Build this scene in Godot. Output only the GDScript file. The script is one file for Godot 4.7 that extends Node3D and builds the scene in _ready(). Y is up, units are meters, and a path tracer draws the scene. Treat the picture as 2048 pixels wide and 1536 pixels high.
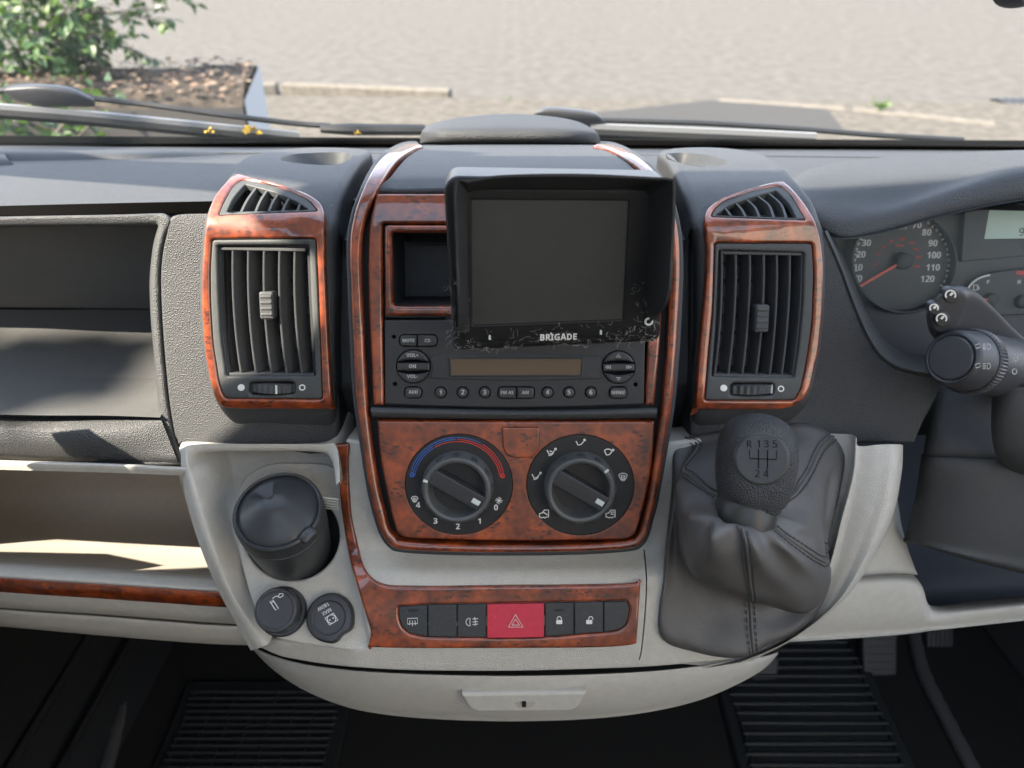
extends Node3D
# Cab of a right-hand-drive van: centre of the dashboard, seen from between the seats.
const FOCAL := 1547.0
const PITCH := 32.0
var eye := Vector3(0, 1.75, 0)
var fwd := Vector3.ZERO
var upv := Vector3.ZERO
var M := {}
var taken := {}

# ---------- sight lines: survey points of the cab, always with a real distance ----------
func sight(px: float, py: float) -> Vector3:
	return Vector3((px - 1024.0) / FOCAL, 0, 0) + upv * ((768.0 - py) / FOCAL) + fwd

func W(px: float, py: float, z: float) -> Vector3:
	var d := sight(px, py)
	return eye + d * (z / d.z)

func WY(px: float, py: float, y: float) -> Vector3:
	var d := sight(px, py)
	return eye + d * ((y - eye.y) / d.y)

# ---------- mesh builder with crease-angle weighted normals ----------
class Bld:
	var v := PackedVector3Array()
	func tri(a: Vector3, b: Vector3, c: Vector3) -> void:
		v.push_back(a); v.push_back(b); v.push_back(c)
	func quad(a: Vector3, b: Vector3, c: Vector3, d: Vector3) -> void:
		v.push_back(a); v.push_back(b); v.push_back(c)
		v.push_back(a); v.push_back(c); v.push_back(d)
	func strip(r0: PackedVector3Array, r1: PackedVector3Array, closed := false) -> void:
		var n := r0.size()
		for i in (n if closed else n - 1):
			var j := (i + 1) % n
			quad(r0[i], r0[j], r1[j], r1[i])
	func fan(r: PackedVector3Array) -> void:
		var c := Vector3.ZERO
		for p in r: c += p
		c /= r.size()
		for i in r.size(): tri(c, r[i], r[(i + 1) % r.size()])
	func grid(rows: Array, cu := false) -> void:
		for i in rows.size() - 1: strip(rows[i], rows[i + 1], cu)
	func add(o: Bld, t := Transform3D.IDENTITY) -> void:
		for p in o.v: v.push_back(t * p)
	func box(c: Vector3, s: Vector3, b := Basis.IDENTITY, bev := 0.0) -> void:
		# box with chamfered edges along all axes
		var h := s * 0.5
		var e := minf(bev, minf(h.x, minf(h.y, h.z)) * 0.9)
		if e <= 0.0:
			for ax in 3:
				for sg: float in [-1.0, 1.0]:
					var n := Vector3.ZERO; n[ax] = sg
					var u := Vector3.ZERO; u[(ax + 1) % 3] = 1.0
					var w := Vector3.ZERO; w[(ax + 2) % 3] = sg
					quad(c + b * ((n - u - w) * h), c + b * ((n - u + w) * h), c + b * ((n + u + w) * h), c + b * ((n + u - w) * h))
			return
		var pts := PackedVector3Array()
		var lv := [[-h.z, e], [-h.z + e, 0.0], [h.z - e, 0.0], [h.z, e]]
		var rings := []
		for l in lv:
			var hx: float = h.x - l[1]
			var hy: float = h.y - l[1]
			var k: float = e
			var r := PackedVector3Array()
			for q in [[hx - k, hy], [hx, hy - k], [hx, -hy + k], [hx - k, -hy], [-hx + k, -hy], [-hx, -hy + k], [-hx, hy - k], [-hx + k, hy]]:
				r.push_back(c + b * Vector3(q[0], q[1], l[0]))
			rings.push_back(r)
		grid(rings, true)
		fan(rings[3])
		var rev: PackedVector3Array = rings[0].duplicate(); rev.reverse()
		fan(rev)
	func mesh(mat: Material, crease := 38.0, face := Vector3.INF) -> ArrayMesh:
		# orient: closed shapes by volume, open ones towards the point "face"
		var n := v.size()
		var vol := 0.0
		if face == Vector3.INF:
			var o := v[0] if n > 0 else Vector3.ZERO
			for i in range(0, n, 3): vol -= (v[i] - o).dot((v[i + 1] - o).cross(v[i + 2] - o))
		else:
			for i in range(0, n, 3): vol += (v[i + 2] - v[i]).cross(v[i + 1] - v[i]).dot(face - v[i])
		if vol < 0.0:
			for i in range(0, n, 3):
				var t := v[i + 1]; v[i + 1] = v[i + 2]; v[i + 2] = t
		var fn := PackedVector3Array(); fn.resize(n / 3)
		var ids := PackedInt32Array(); ids.resize(n)
		var idx := {}
		var lists := []
		var pos := PackedVector3Array()
		for i in n / 3:
			fn[i] = (v[i * 3 + 2] - v[i * 3]).cross(v[i * 3 + 1] - v[i * 3])
		for i in n:
			var key := Vector3i((v[i] * 50000.0).round())
			var k: int = idx.get(key, -1)
			if k < 0:
				k = lists.size(); idx[key] = k; lists.push_back(PackedInt32Array())
			ids[i] = k
			lists[k].push_back(i / 3)
		var cc := cos(deg_to_rad(crease))
		var outv := PackedVector3Array()
		var outn := PackedVector3Array()
		for i in n:
			var f: Vector3 = fn[i / 3]
			var fl := f.length()
			if fl < 1e-13: continue
			var s := Vector3.ZERO
			for j in lists[ids[i]]:
				var g: Vector3 = fn[j]
				if g.dot(f) >= cc * fl * g.length(): s += g
			outn.push_back(s.normalized()); outv.push_back(v[i])
		# drop collapsed triangles left incomplete
		var arr := []; arr.resize(Mesh.ARRAY_MAX)
		arr[Mesh.ARRAY_VERTEX] = outv; arr[Mesh.ARRAY_NORMAL] = outn
		var m := ArrayMesh.new()
		m.add_surface_from_arrays(Mesh.PRIMITIVE_TRIANGLES, arr)
		m.surface_set_material(0, mat)
		return m

# ---------- curved reference surfaces: a profile in (y, z) swept along x ----------
class Sheet:
	var s: Node3D
	var pr := PackedVector2Array()
	var nm := PackedVector2Array()
	var ln := PackedFloat32Array()
	var xk := []
	var dk := []
	func _init(host: Node3D, pts: Array, smooth := true, xs := [], ds := []) -> void:
		s = host; xk = xs; dk = ds
		var q := PackedVector2Array()
		for p in pts:      # [row, z]
			var w: Vector3 = host.W(1024, p[0], p[1])
			q.push_back(Vector2(w.y, w.z))
		finish(q, smooth)
	func finish(q: PackedVector2Array, smooth: bool) -> void:
		pr.clear(); nm.clear(); ln.clear()
		if smooth and q.size() > 2:
			for i in q.size() - 1:
				var a := q[maxi(i - 1, 0)]; var b := q[i]; var c := q[i + 1]; var d := q[mini(i + 2, q.size() - 1)]
				for k in 8: pr.push_back(b.cubic_interpolate(c, a, d, k / 8.0))
			pr.push_back(q[-1])
		else:
			pr = q
		var l := 0.0
		for i in pr.size():
			if i > 0: l += pr[i].distance_to(pr[i - 1])
			ln.push_back(l)
			var t := (pr[mini(i + 1, pr.size() - 1)] - pr[maxi(i - 1, 0)]).normalized()
			nm.push_back(Vector2(t.y, -t.x))
		# normals must look towards the eye
		var mid := pr.size() / 2
		if nm[mid].dot(Vector2(s.eye.y, s.eye.z) - pr[mid]) < 0.0:
			for i in nm.size(): nm[i] = -nm[i]
	func moved(w: float) -> Sheet:
		var r := Sheet.new(s, [[700, -0.5], [600, -0.5]], false, xk, dk)
		var q := PackedVector2Array()
		for i in pr.size(): q.push_back(pr[i] + nm[i] * w)
		r.finish(q, false)
		return r
	func dz(x: float) -> float:
		if xk.is_empty(): return 0.0
		if x <= xk[0]: return dk[0]
		for i in xk.size() - 1:
			if x <= xk[i + 1]:
				var t: float = (x - xk[i]) / (xk[i + 1] - xk[i])
				return lerpf(dk[i], dk[i + 1], t)
		return dk[-1]
	func at(u: float, sv: float, w := 0.0) -> Vector3:
		var i := 0
		var hi := ln.size() - 2
		while i < hi and ln[i + 1] < sv: i += 1
		var t := (sv - ln[i]) / maxf(ln[i + 1] - ln[i], 1e-9)
		var p := pr[i].lerp(pr[i + 1], t) if t >= 0.0 and t <= 1.0 else pr[i] + (pr[i + 1] - pr[i]) * t
		var n := nm[i].lerp(nm[i + 1], clampf(t, 0, 1)).normalized()
		return Vector3(u, p.x + n.x * w, p.y + n.y * w + dz(u))
	func px(x: float, y: float, w := 0.0) -> Vector2:
		var d: Vector3 = s.sight(x, y)
		var d2 := Vector2(d.y, d.z)
		var off := 0.0
		var res := Vector2.ZERO
		for it in (8 if xk.size() else 1):
			var o := Vector2(s.eye.y, s.eye.z - off)
			var best := 1e9
			var miss := 1e9
			var n := pr.size()
			for i in n - 1:
				var a := pr[i] + nm[i] * w
				var b := pr[i + 1] + nm[i + 1] * w
				var e := b - a
				var den := d2.cross(e)
				if absf(den) < 1e-12: continue
				var t := (a - o).cross(e) / den
				var k := (a - o).cross(d2) / den
				if t < 0.05: continue
				var over := 0.0
				if k < 0.0 and i > 0: over = -k
				if k > 1.0 and i < n - 2: over = k - 1.0
				if over > 0.001:
					# keep the nearest near-miss, for sight lines that slip between two facets
					if best > 1e8 and over * e.length() < miss:
						miss = over * e.length()
						res = Vector2(s.eye.x + d.x * t, ln[i] + clampf(k, 0, 1) * (ln[i + 1] - ln[i]))
				elif t < best:
					best = t
					res = Vector2(s.eye.x + d.x * t, ln[i] + k * (ln[i + 1] - ln[i]))
			off = dz(res.x)
		return res
	func pt(x: float, y: float, w := 0.0) -> Vector3:
		var q := px(x, y, w)
		return at(q.x, q.y, w)
	func frame(x: float, y: float, w := 0.0) -> Transform3D:
		# local axes: x right, y up the surface, z out of it
		var q := px(x, y, w)
		var e := 0.002
		var o := at(q.x, q.y, w)
		var ux := (at(q.x + e, q.y, w) - o).normalized()
		var uy := (at(q.x, q.y + e, w) - at(q.x, q.y - e, w)).normalized()
		if uy.dot(s.upv) < 0: uy = -uy
		var uz := ux.cross(uy).normalized()
		return Transform3D(Basis(ux, uz.cross(ux).normalized(), uz), o)

# a flat reference plane with its own axes
class Flat:
	var s: Node3D
	var t: Transform3D
	func _init(host: Node3D, o: Vector3, n: Vector3, xdir := Vector3.RIGHT) -> void:
		s = host
		var z := n.normalized()
		var x := (xdir - z * xdir.dot(z)).normalized()
		t = Transform3D(Basis(x, z.cross(x), z), o)
	func moved(w: float) -> Flat:
		return Flat.new(s, t.origin + t.basis.z * w, t.basis.z, t.basis.x)
	func at(u: float, v: float, w := 0.0) -> Vector3:
		return t * Vector3(u, v, w)
	func px(x: float, y: float, w := 0.0) -> Vector2:
		var d: Vector3 = s.sight(x, y)
		var z := t.basis.z
		var k: float = ((t.origin + z * w) - s.eye).dot(z) / d.dot(z)
		var l: Vector3 = t.affine_inverse() * (s.eye + d * k)
		return Vector2(l.x, l.y)
	func pt(x: float, y: float, w := 0.0) -> Vector3:
		var q := px(x, y, w)
		return at(q.x, q.y, w)
	func frame(x: float, y: float, w := 0.0) -> Transform3D:
		return Transform3D(t.basis, pt(x, y, w))

# ---------- outlines ----------
func rnd(pts: Array, r := 0.0, n := 6) -> PackedVector2Array:
	# polygon with rounded corners; a corner may carry its own radius as third number
	var o := PackedVector2Array()
	var c := pts.size()
	for i in c:
		var p := Vector2(pts[i][0], pts[i][1])
		var a := Vector2(pts[(i + c - 1) % c][0], pts[(i + c - 1) % c][1])
		var b := Vector2(pts[(i + 1) % c][0], pts[(i + 1) % c][1])
		var rr: float = pts[i][2] if pts[i].size() > 2 else r
		rr = minf(rr, minf(p.distance_to(a), p.distance_to(b)) * 0.48)
		if rr <= 0.01:
			o.push_back(p); continue
		var s := p + (a - p).normalized() * rr
		var e := p + (b - p).normalized() * rr
		for k in n + 1:
			var t := float(k) / n
			o.push_back(s.lerp(p, t).lerp(p.lerp(e, t), t))
	return o

func spl(pts: Array, n := 8, closed := true) -> PackedVector2Array:
	var o := PackedVector2Array()
	var c := pts.size()
	for i in (c if closed else c - 1):
		var q := []
		for k in [-1, 0, 1, 2]:
			var j: int = (i + k + c) % c if closed else clampi(i + k, 0, c - 1)
			q.push_back(Vector2(pts[j][0], pts[j][1]))
		for k in n: o.push_back(q[1].cubic_interpolate(q[2], q[0], q[3], float(k) / n))
	if not closed: o.push_back(Vector2(pts[-1][0], pts[-1][1]))
	return o

func ell(cx: float, cy: float, rx: float, ry: float, n := 40) -> PackedVector2Array:
	var o := PackedVector2Array()
	for i in n: o.push_back(Vector2(cx + cos(TAU * i / n) * rx, cy + sin(TAU * i / n) * ry))
	return o

func seen(sh, o: PackedVector2Array, w := 0.0) -> PackedVector2Array:
	var r := PackedVector2Array()
	for p in o: r.push_back(sh.px(p.x, p.y, w))
	return r

func resample(o: PackedVector2Array, h: float) -> PackedVector2Array:
	var r := PackedVector2Array()
	for i in o.size():
		var a := o[i]; var b := o[(i + 1) % o.size()]
		var l := a.distance_to(b)
		if l < 1e-6: continue
		var k := maxi(1, ceili(l / h))
		for j in k: r.push_back(a.lerp(b, float(j) / k))
	return r

func inset(o: PackedVector2Array, d: float) -> PackedVector2Array:
	# positive d moves into the polygon, whatever its winding
	var n := o.size()
	var area := 0.0
	for i in n: area += o[i].cross(o[(i + 1) % n])
	var sg := 1.0 if area > 0 else -1.0
	var r := PackedVector2Array(); r.resize(n)
	for i in n:
		var t0 := (o[i] - o[(i + n - 1) % n]).normalized()
		var t1 := (o[(i + 1) % n] - o[i]).normalized()
		var n0 := Vector2(-t0.y, t0.x); var n1 := Vector2(-t1.y, t1.x)
		var m := (n0 + n1)
		if m.length() < 0.2: m = n1
		m = m.normalized()
		var k := 1.0 / maxf(0.5, m.dot(n1))
		r[i] = o[i] + m * (sg * d * k)
	return r

func fill(outer: PackedVector2Array, holes: Array, h: float) -> Array:
	# triangles (2D points) filling outer minus holes; h > 0 adds inner points for curved surfaces
	if holes.is_empty() and h <= 0.0:
		var ix := Geometry2D.triangulate_polygon(outer)
		var r := []
		for i in ix: r.push_back(outer[i])
		return r
	var pts := outer.duplicate()
	for q in holes: pts.append_array(q)
	var bb := Rect2(outer[0], Vector2.ZERO)
	for p in outer: bb = bb.expand(p)
	if h > 0.0:
		var edge := pts.duplicate()
		var cell := {}
		for p in edge:
			cell[Vector2i((p / h).floor())] = true
		var y := bb.position.y + h * 0.5
		var row := 0
		while y < bb.end.y:
			var x := bb.position.x + h * (0.5 if row % 2 == 0 else 1.0)
			while x < bb.end.x:
				var p := Vector2(x, y)
				x += h
				var c := Vector2i((p / h).floor())
				if cell.has(c): continue
				if not Geometry2D.is_point_in_polygon(p, outer): continue
				var bad := false
				for q in holes:
					if Geometry2D.is_point_in_polygon(p, q): bad = true; break
				if bad: continue
				pts.push_back(p + Vector2(sin(x * 9e3 + y * 7e3), cos(y * 8e3 - x * 5e3)) * h * 0.04)
			y += h * 0.87
			row += 1
	var sc := 1.0 / maxf(bb.size.x, bb.size.y) * 100.0
	var sp := PackedVector2Array()
	for p in pts: sp.push_back((p - bb.position) * sc)
	var tr := Geometry2D.triangulate_delaunay(sp)
	var out := []
	for i in range(0, tr.size(), 3):
		var a := pts[tr[i]]; var b := pts[tr[i + 1]]; var c := pts[tr[i + 2]]
		if absf((b - a).cross(c - a)) < 1e-12: continue
		var m := (a + b + c) / 3.0
		if not Geometry2D.is_point_in_polygon(m, outer): continue
		var bad := false
		for q in holes:
			if Geometry2D.is_point_in_polygon(m, q): bad = true; break
		if bad: continue
		out.push_back(a); out.push_back(b); out.push_back(c)
	return out

# raised plate with rounded rim on a reference surface; w0 bottom, w1 top
func plate(sh, outer: PackedVector2Array, holes: Array, w0: float, w1: float, bev: float, h := 0.0, hbev := -1.0, back := false) -> Bld:
	var b := Bld.new()
	var step := h if h > 0.0 else 0.03
	var ou := resample(outer, step)
	var hs := []
	for q in holes: hs.push_back(resample(q, step))
	if hbev < 0.0: hbev = bev
	var loops := [[ou, bev, 1.0]]
	for q in hs: loops.push_back([q, hbev, -1.0])
	var tops := []
	for l in loops:
		var e: float = l[1]
		var lv := [[w0, 0.0]]
		if e > 0.0:
			for k in 4:
				var a := k / 3.0 * PI * 0.5
				lv.push_back([w1 - e + e * sin(a), e * (1.0 - cos(a))])
		else:
			lv.push_back([w1, 0.0])
		var prev := PackedVector3Array()
		var last: PackedVector2Array = l[0]
		for q in lv:
			last = inset(l[0], q[1] * l[2]) if q[1] > 0.0 else l[0]
			var ring := PackedVector3Array()
			for p in last: ring.push_back(sh.at(p.x, p.y, q[0]))
			if prev.size():
				if l[2] > 0: b.strip(prev, ring, true)
				else: b.strip(ring, prev, true)
			prev = ring
		tops.push_back(last)
	var caps := [[tops, w1]]
	if back: caps.push_back([null, w0])
	for c in caps:
		var oo: PackedVector2Array = tops[0] if c[0] != null else ou
		var hh: Array = tops.slice(1) if c[0] != null else hs
		var t := fill(oo, hh, h)
		for i in range(0, t.size(), 3):
			var p0: Vector3 = sh.at(t[i].x, t[i].y, c[1]); var p1: Vector3 = sh.at(t[i + 1].x, t[i + 1].y, c[1]); var p2: Vector3 = sh.at(t[i + 2].x, t[i + 2].y, c[1])
			b.tri(p0, p1, p2)
	return fixwind(b)

# make neighbouring triangles agree: side walls and caps come out of different code paths
func fixwind(b: Bld) -> Bld:
	var n := b.v.size() / 3
	var idx := {}
	var id := PackedInt32Array(); id.resize(n * 3)
	for i in n * 3:
		var key := Vector3i((b.v[i] * 100000.0).round())
		if not idx.has(key): idx[key] = idx.size()
		id[i] = idx[key]
	var em := {}
	for t in n:
		for k in 3:
			var a := id[t * 3 + k]; var c := id[t * 3 + (k + 1) % 3]
			var key := Vector2i(mini(a, c), maxi(a, c))
			if em.has(key): em[key].push_back(t * 4 + k)
			else: em[key] = [t * 4 + k]
	var seen_t := PackedByteArray(); seen_t.resize(n)
	var flip := PackedByteArray(); flip.resize(n)
	for st in n:
		if seen_t[st]: continue
		seen_t[st] = 1
		var q := [st]
		while q.size():
			var t: int = q.pop_back()
			for k in 3:
				var a := id[t * 3 + k]; var c := id[t * 3 + (k + 1) % 3]
				var l: Array = em[Vector2i(mini(a, c), maxi(a, c))]
				for e in l:
					var u: int = e / 4
					if seen_t[u]: continue
					var a2 := id[u * 3 + e % 4]
					var same := a2 == a     # same direction on the shared edge: must differ
					seen_t[u] = 1
					flip[u] = flip[t] ^ (1 if same else 0)
					q.push_back(u)
	for t in n:
		if flip[t]:
			var x := b.v[t * 3 + 1]; b.v[t * 3 + 1] = b.v[t * 3 + 2]; b.v[t * 3 + 2] = x
	return b

# smooth surface through a net of points
func cr(a: Vector3, b: Vector3, c: Vector3, d: Vector3, t: float) -> Vector3:
	return b.cubic_interpolate(c, a, d, t)

func curve3(p: Array, n: int, closed := false) -> PackedVector3Array:
	var o := PackedVector3Array()
	var c := p.size()
	for i in (c if closed else c - 1):
		var i0 := (i - 1 + c) % c if closed else maxi(i - 1, 0)
		var i2 := (i + 1) % c
		var i3 := (i + 2) % c if closed else mini(i + 2, c - 1)
		for k in n: o.push_back(cr(p[i0], p[i], p[i2], p[i3], float(k) / n))
	if not closed: o.push_back(p[-1])
	return o

func loft(rows: Array, nu := 6, nv := 6, cu := false) -> Array:
	# rows: arrays of Vector3, all of one length; returns refined rows
	var fine := []
	for r in rows: fine.push_back(curve3(r, nu, cu))
	var out := []
	for i in fine.size() - 1:
		var a: PackedVector3Array = fine[maxi(i - 1, 0)]; var b: PackedVector3Array = fine[i]
		var c: PackedVector3Array = fine[i + 1]; var d: PackedVector3Array = fine[mini(i + 2, fine.size() - 1)]
		for k in nv:
			var r := PackedVector3Array()
			for j in b.size(): r.push_back(cr(a[j], b[j], c[j], d[j], float(k) / nv))
			out.push_back(r)
	out.push_back(fine[-1])
	return out

func net(rows: Array) -> Array:
	# rows of [px, py, z] -> rows of points
	var o := []
	for r in rows:
		var q := []
		for p in r: q.push_back(W(p[0], p[1], p[2]))
		o.push_back(q)
	return o

func surf(rows: Array, nu := 6, nv := 6, cu := false) -> Bld:
	var b := Bld.new()
	b.grid(loft(rows, nu, nv, cu), cu)
	return b

func lathe(prof: Array, t: Transform3D, n := 40, ridge := 0.0, nr := 0, r_from := 0.0) -> Bld:
	# prof: [radius, height along z]
	var b := Bld.new()
	var prev := PackedVector3Array()
	for q in prof:
		var r := PackedVector3Array()
		for i in n:
			var a := TAU * i / n
			var rad: float = q[0]
			if ridge > 0.0 and q.size() > 2: rad += ridge * (0.5 + 0.5 * cos(a * nr)) * q[2]
			r.push_back(t * Vector3(cos(a) * rad, sin(a) * rad, q[1]))
		if prev.size(): b.strip(prev, r, true)
		prev = r
	return b

func tube(path: Array, rad, n := 8, caps := true) -> Bld:
	# rad: number or array; a path of points
	var b := Bld.new()
	var prev := PackedVector3Array()
	var nx := Vector3.ZERO
	for i in path.size():
		var d: Vector3 = (path[mini(i + 1, path.size() - 1)] - path[maxi(i - 1, 0)]).normalized()
		if nx == Vector3.ZERO:
			nx = d.cross(Vector3.UP if absf(d.y) < 0.9 else Vector3.RIGHT).normalized()
		nx = (nx - d * nx.dot(d)).normalized()
		var ny := d.cross(nx)
		var rr: float = rad[i] if rad is Array else rad
		var r := PackedVector3Array()
		for k in n: r.push_back(path[i] + (nx * cos(TAU * k / n) + ny * sin(TAU * k / n)) * rr)
		if prev.size(): b.strip(prev, r, true)
		elif caps:
			var q := r.duplicate(); q.reverse(); b.fan(q)
		prev = r
	if caps: b.fan(prev)
	return b

# a printed or moulded line on a surface; pts are 2D surface points
func line2(b: Bld, sh, pts, wd: float, w: float, th := 0.0003, closed := false) -> void:
	var n: int = pts.size()
	var rows := [PackedVector3Array(), PackedVector3Array(), PackedVector3Array(), PackedVector3Array()]
	for i in n:
		var a: Vector2 = pts[(i - 1 + n) % n] if closed or i > 0 else pts[i]
		var c: Vector2 = pts[(i + 1) % n] if closed or i < n - 1 else pts[i]
		var t := (c - a).normalized()
		var p := Vector2(-t.y, t.x) * wd * 0.5
		var o: Vector2 = pts[i]
		rows[0].push_back(sh.at(o.x - p.x, o.y - p.y, w)); rows[1].push_back(sh.at(o.x - p.x, o.y - p.y, w + th))
		rows[2].push_back(sh.at(o.x + p.x, o.y + p.y, w + th)); rows[3].push_back(sh.at(o.x + p.x, o.y + p.y, w))
	for k in 3: b.strip(rows[k], rows[k + 1], closed)

# ---------- nodes ----------
func numbered(called: String) -> String:
	var k: int = taken.get(called, 0)
	taken[called] = k + 1
	return called if k == 0 else "%s_%03d" % [called, k]

func thing(called: String, label: String, category: String, at := Vector3.ZERO, group := "") -> Node3D:
	var o := Node3D.new()
	o.name = numbered(called)
	add_child(o)
	o.position = at
	o.set_meta("label", label); o.set_meta("category", category)
	if group: o.set_meta("group", group)
	return o

func part(b: Bld, called: String, mat: Material, parent: Node3D, crease := 38.0, face := Vector3.INF) -> MeshInstance3D:
	var m := MeshInstance3D.new()
	m.name = called
	if b.v.size() > 0:
		# vertices are surveyed in the cab's space; store them relative to the thing's base
		var o := parent.global_position
		if o != Vector3.ZERO:
			for i in b.v.size(): b.v[i] -= o
			if face != Vector3.INF: face -= o
		m.mesh = b.mesh(mat, crease, face)
	parent.add_child(m, true)
	return m

func setting(b: Bld, called: String, mat: Material, crease := 38.0, face := Vector3.INF) -> MeshInstance3D:
	var m := part(b, called, mat, self, crease, face)
	m.set_meta("kind", "structure")
	return m

var fonts := {}
func font(bold := true) -> SystemFont:
	if not fonts.has(bold):
		var f := SystemFont.new()
		f.font_names = PackedStringArray(["Droid Sans"])
		f.font_weight = 700 if bold else 400
		fonts[bold] = f
	return fonts[bold]

# lettering: raised print of height hgt (metres, cap height) centred on a frame
func letters(txt: String, fr: Transform3D, hgt: float, mat: Material, parent: Node3D, called := "lettering", turn := 0.0, bold := true, th := 0.0003, sx := 1.0) -> MeshInstance3D:
	var t := TextMesh.new()
	t.text = txt
	t.font = font(bold)
	t.font_size = 64
	t.pixel_size = 0.01
	var k := hgt / 0.46      # cap height of the 64-pixel face at 0.01 per pixel
	t.depth = th / k
	t.curve_step = 2.0
	t.material = mat
	var m := MeshInstance3D.new()
	m.name = called
	m.mesh = t
	parent.add_child(m, true)
	m.global_transform = fr * Transform3D(Basis(Vector3(0, 0, 1), turn) * Basis.from_scale(Vector3(sx, 1, 1) * k), Vector3(0, 0, th * 0.4))
	return m

# ---------- materials ----------
func std(c: Color, rough := 0.6, spec := 0.5) -> StandardMaterial3D:
	# c holds linear base colours
	var m := StandardMaterial3D.new()
	m.albedo_color = c.linear_to_srgb()
	m.roughness = rough
	m.metallic_specular = spec
	return m

func noise(freq: float, type := FastNoiseLite.TYPE_SIMPLEX_SMOOTH, oct := 4, sd := 1) -> FastNoiseLite:
	var n := FastNoiseLite.new()
	n.noise_type = type
	n.frequency = freq
	n.seed = sd
	n.fractal_octaves = oct
	n.fractal_type = FastNoiseLite.FRACTAL_FBM if oct > 1 else FastNoiseLite.FRACTAL_NONE
	return n

func bytes_of(n: FastNoiseLite, w: int, h: int) -> PackedByteArray:
	var im := n.get_seamless_image(w, h)
	im.convert(Image.FORMAT_L8)
	return im.get_data()

func tex(im: Image) -> ImageTexture:
	return ImageTexture.create_from_image(im)

func grain_normal(cell_px: float, strength: float, sd: int) -> ImageTexture:
	# pebbled moulding grain of soft-touch plastic
	var n := noise(1.0 / cell_px, FastNoiseLite.TYPE_CELLULAR, 1, sd)
	n.cellular_return_type = FastNoiseLite.RETURN_DISTANCE
	var im := n.get_seamless_image(512, 512, false, false, 0.08)
	im.convert(Image.FORMAT_RGBA8)
	im.bump_map_to_normal_map(strength)
	return tex(im)

func dusty(size: int, base: Color, dots: int, hairs: int, sd: int, dust: Color, blot := 0.0) -> ImageTexture:
	# base colour with specks and short hairs of lint lying on it
	var im := Image.create(size, size, false, Image.FORMAT_RGB8)
	var rg := RandomNumberGenerator.new(); rg.seed = sd
	var bn := bytes_of(noise(0.012, FastNoiseLite.TYPE_SIMPLEX_SMOOTH, 4, sd), size, size)
	var fine := bytes_of(noise(0.25, FastNoiseLite.TYPE_SIMPLEX, 2, sd + 7), size, size)
	var data := PackedByteArray(); data.resize(size * size * 3)
	for i in size * size:
		var k := 1.0 + blot * ((bn[i] - 128.0) / 128.0) + blot * 0.35 * ((fine[i] - 128.0) / 128.0)
		data[i * 3] = clampi(int(base.r8 * k), 0, 255); data[i * 3 + 1] = clampi(int(base.g8 * k), 0, 255); data[i * 3 + 2] = clampi(int(base.b8 * k), 0, 255)
	im.set_data(size, size, false, Image.FORMAT_RGB8, data)
	for i in dots:
		var x := rg.randi() % size; var y := rg.randi() % size
		var a := rg.randf() ** 2.0
		var r := rg.randf_range(0.7, 1.7)
		for yy in range(-2, 3):
			for xx in range(-2, 3):
				if xx * xx + yy * yy <= r * r:
					var qx := posmod(x + xx, size); var qy := posmod(y + yy, size)
					im.set_pixel(qx, qy, im.get_pixel(qx, qy).lerp(dust, 0.12 + 0.6 * a))
	for i in hairs:
		var p := Vector2(rg.randf() * size, rg.randf() * size)
		var a := rg.randf() * TAU
		var k := rg.randf_range(0.3, 0.8)
		var bend := rg.randf_range(-0.12, 0.12)
		for j in rg.randi_range(6, 30):
			im.set_pixel(posmod(int(p.x), size), posmod(int(p.y), size), base.lerp(dust, k))
			p += Vector2(cos(a), sin(a)); a += bend
	return tex(im)

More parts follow.
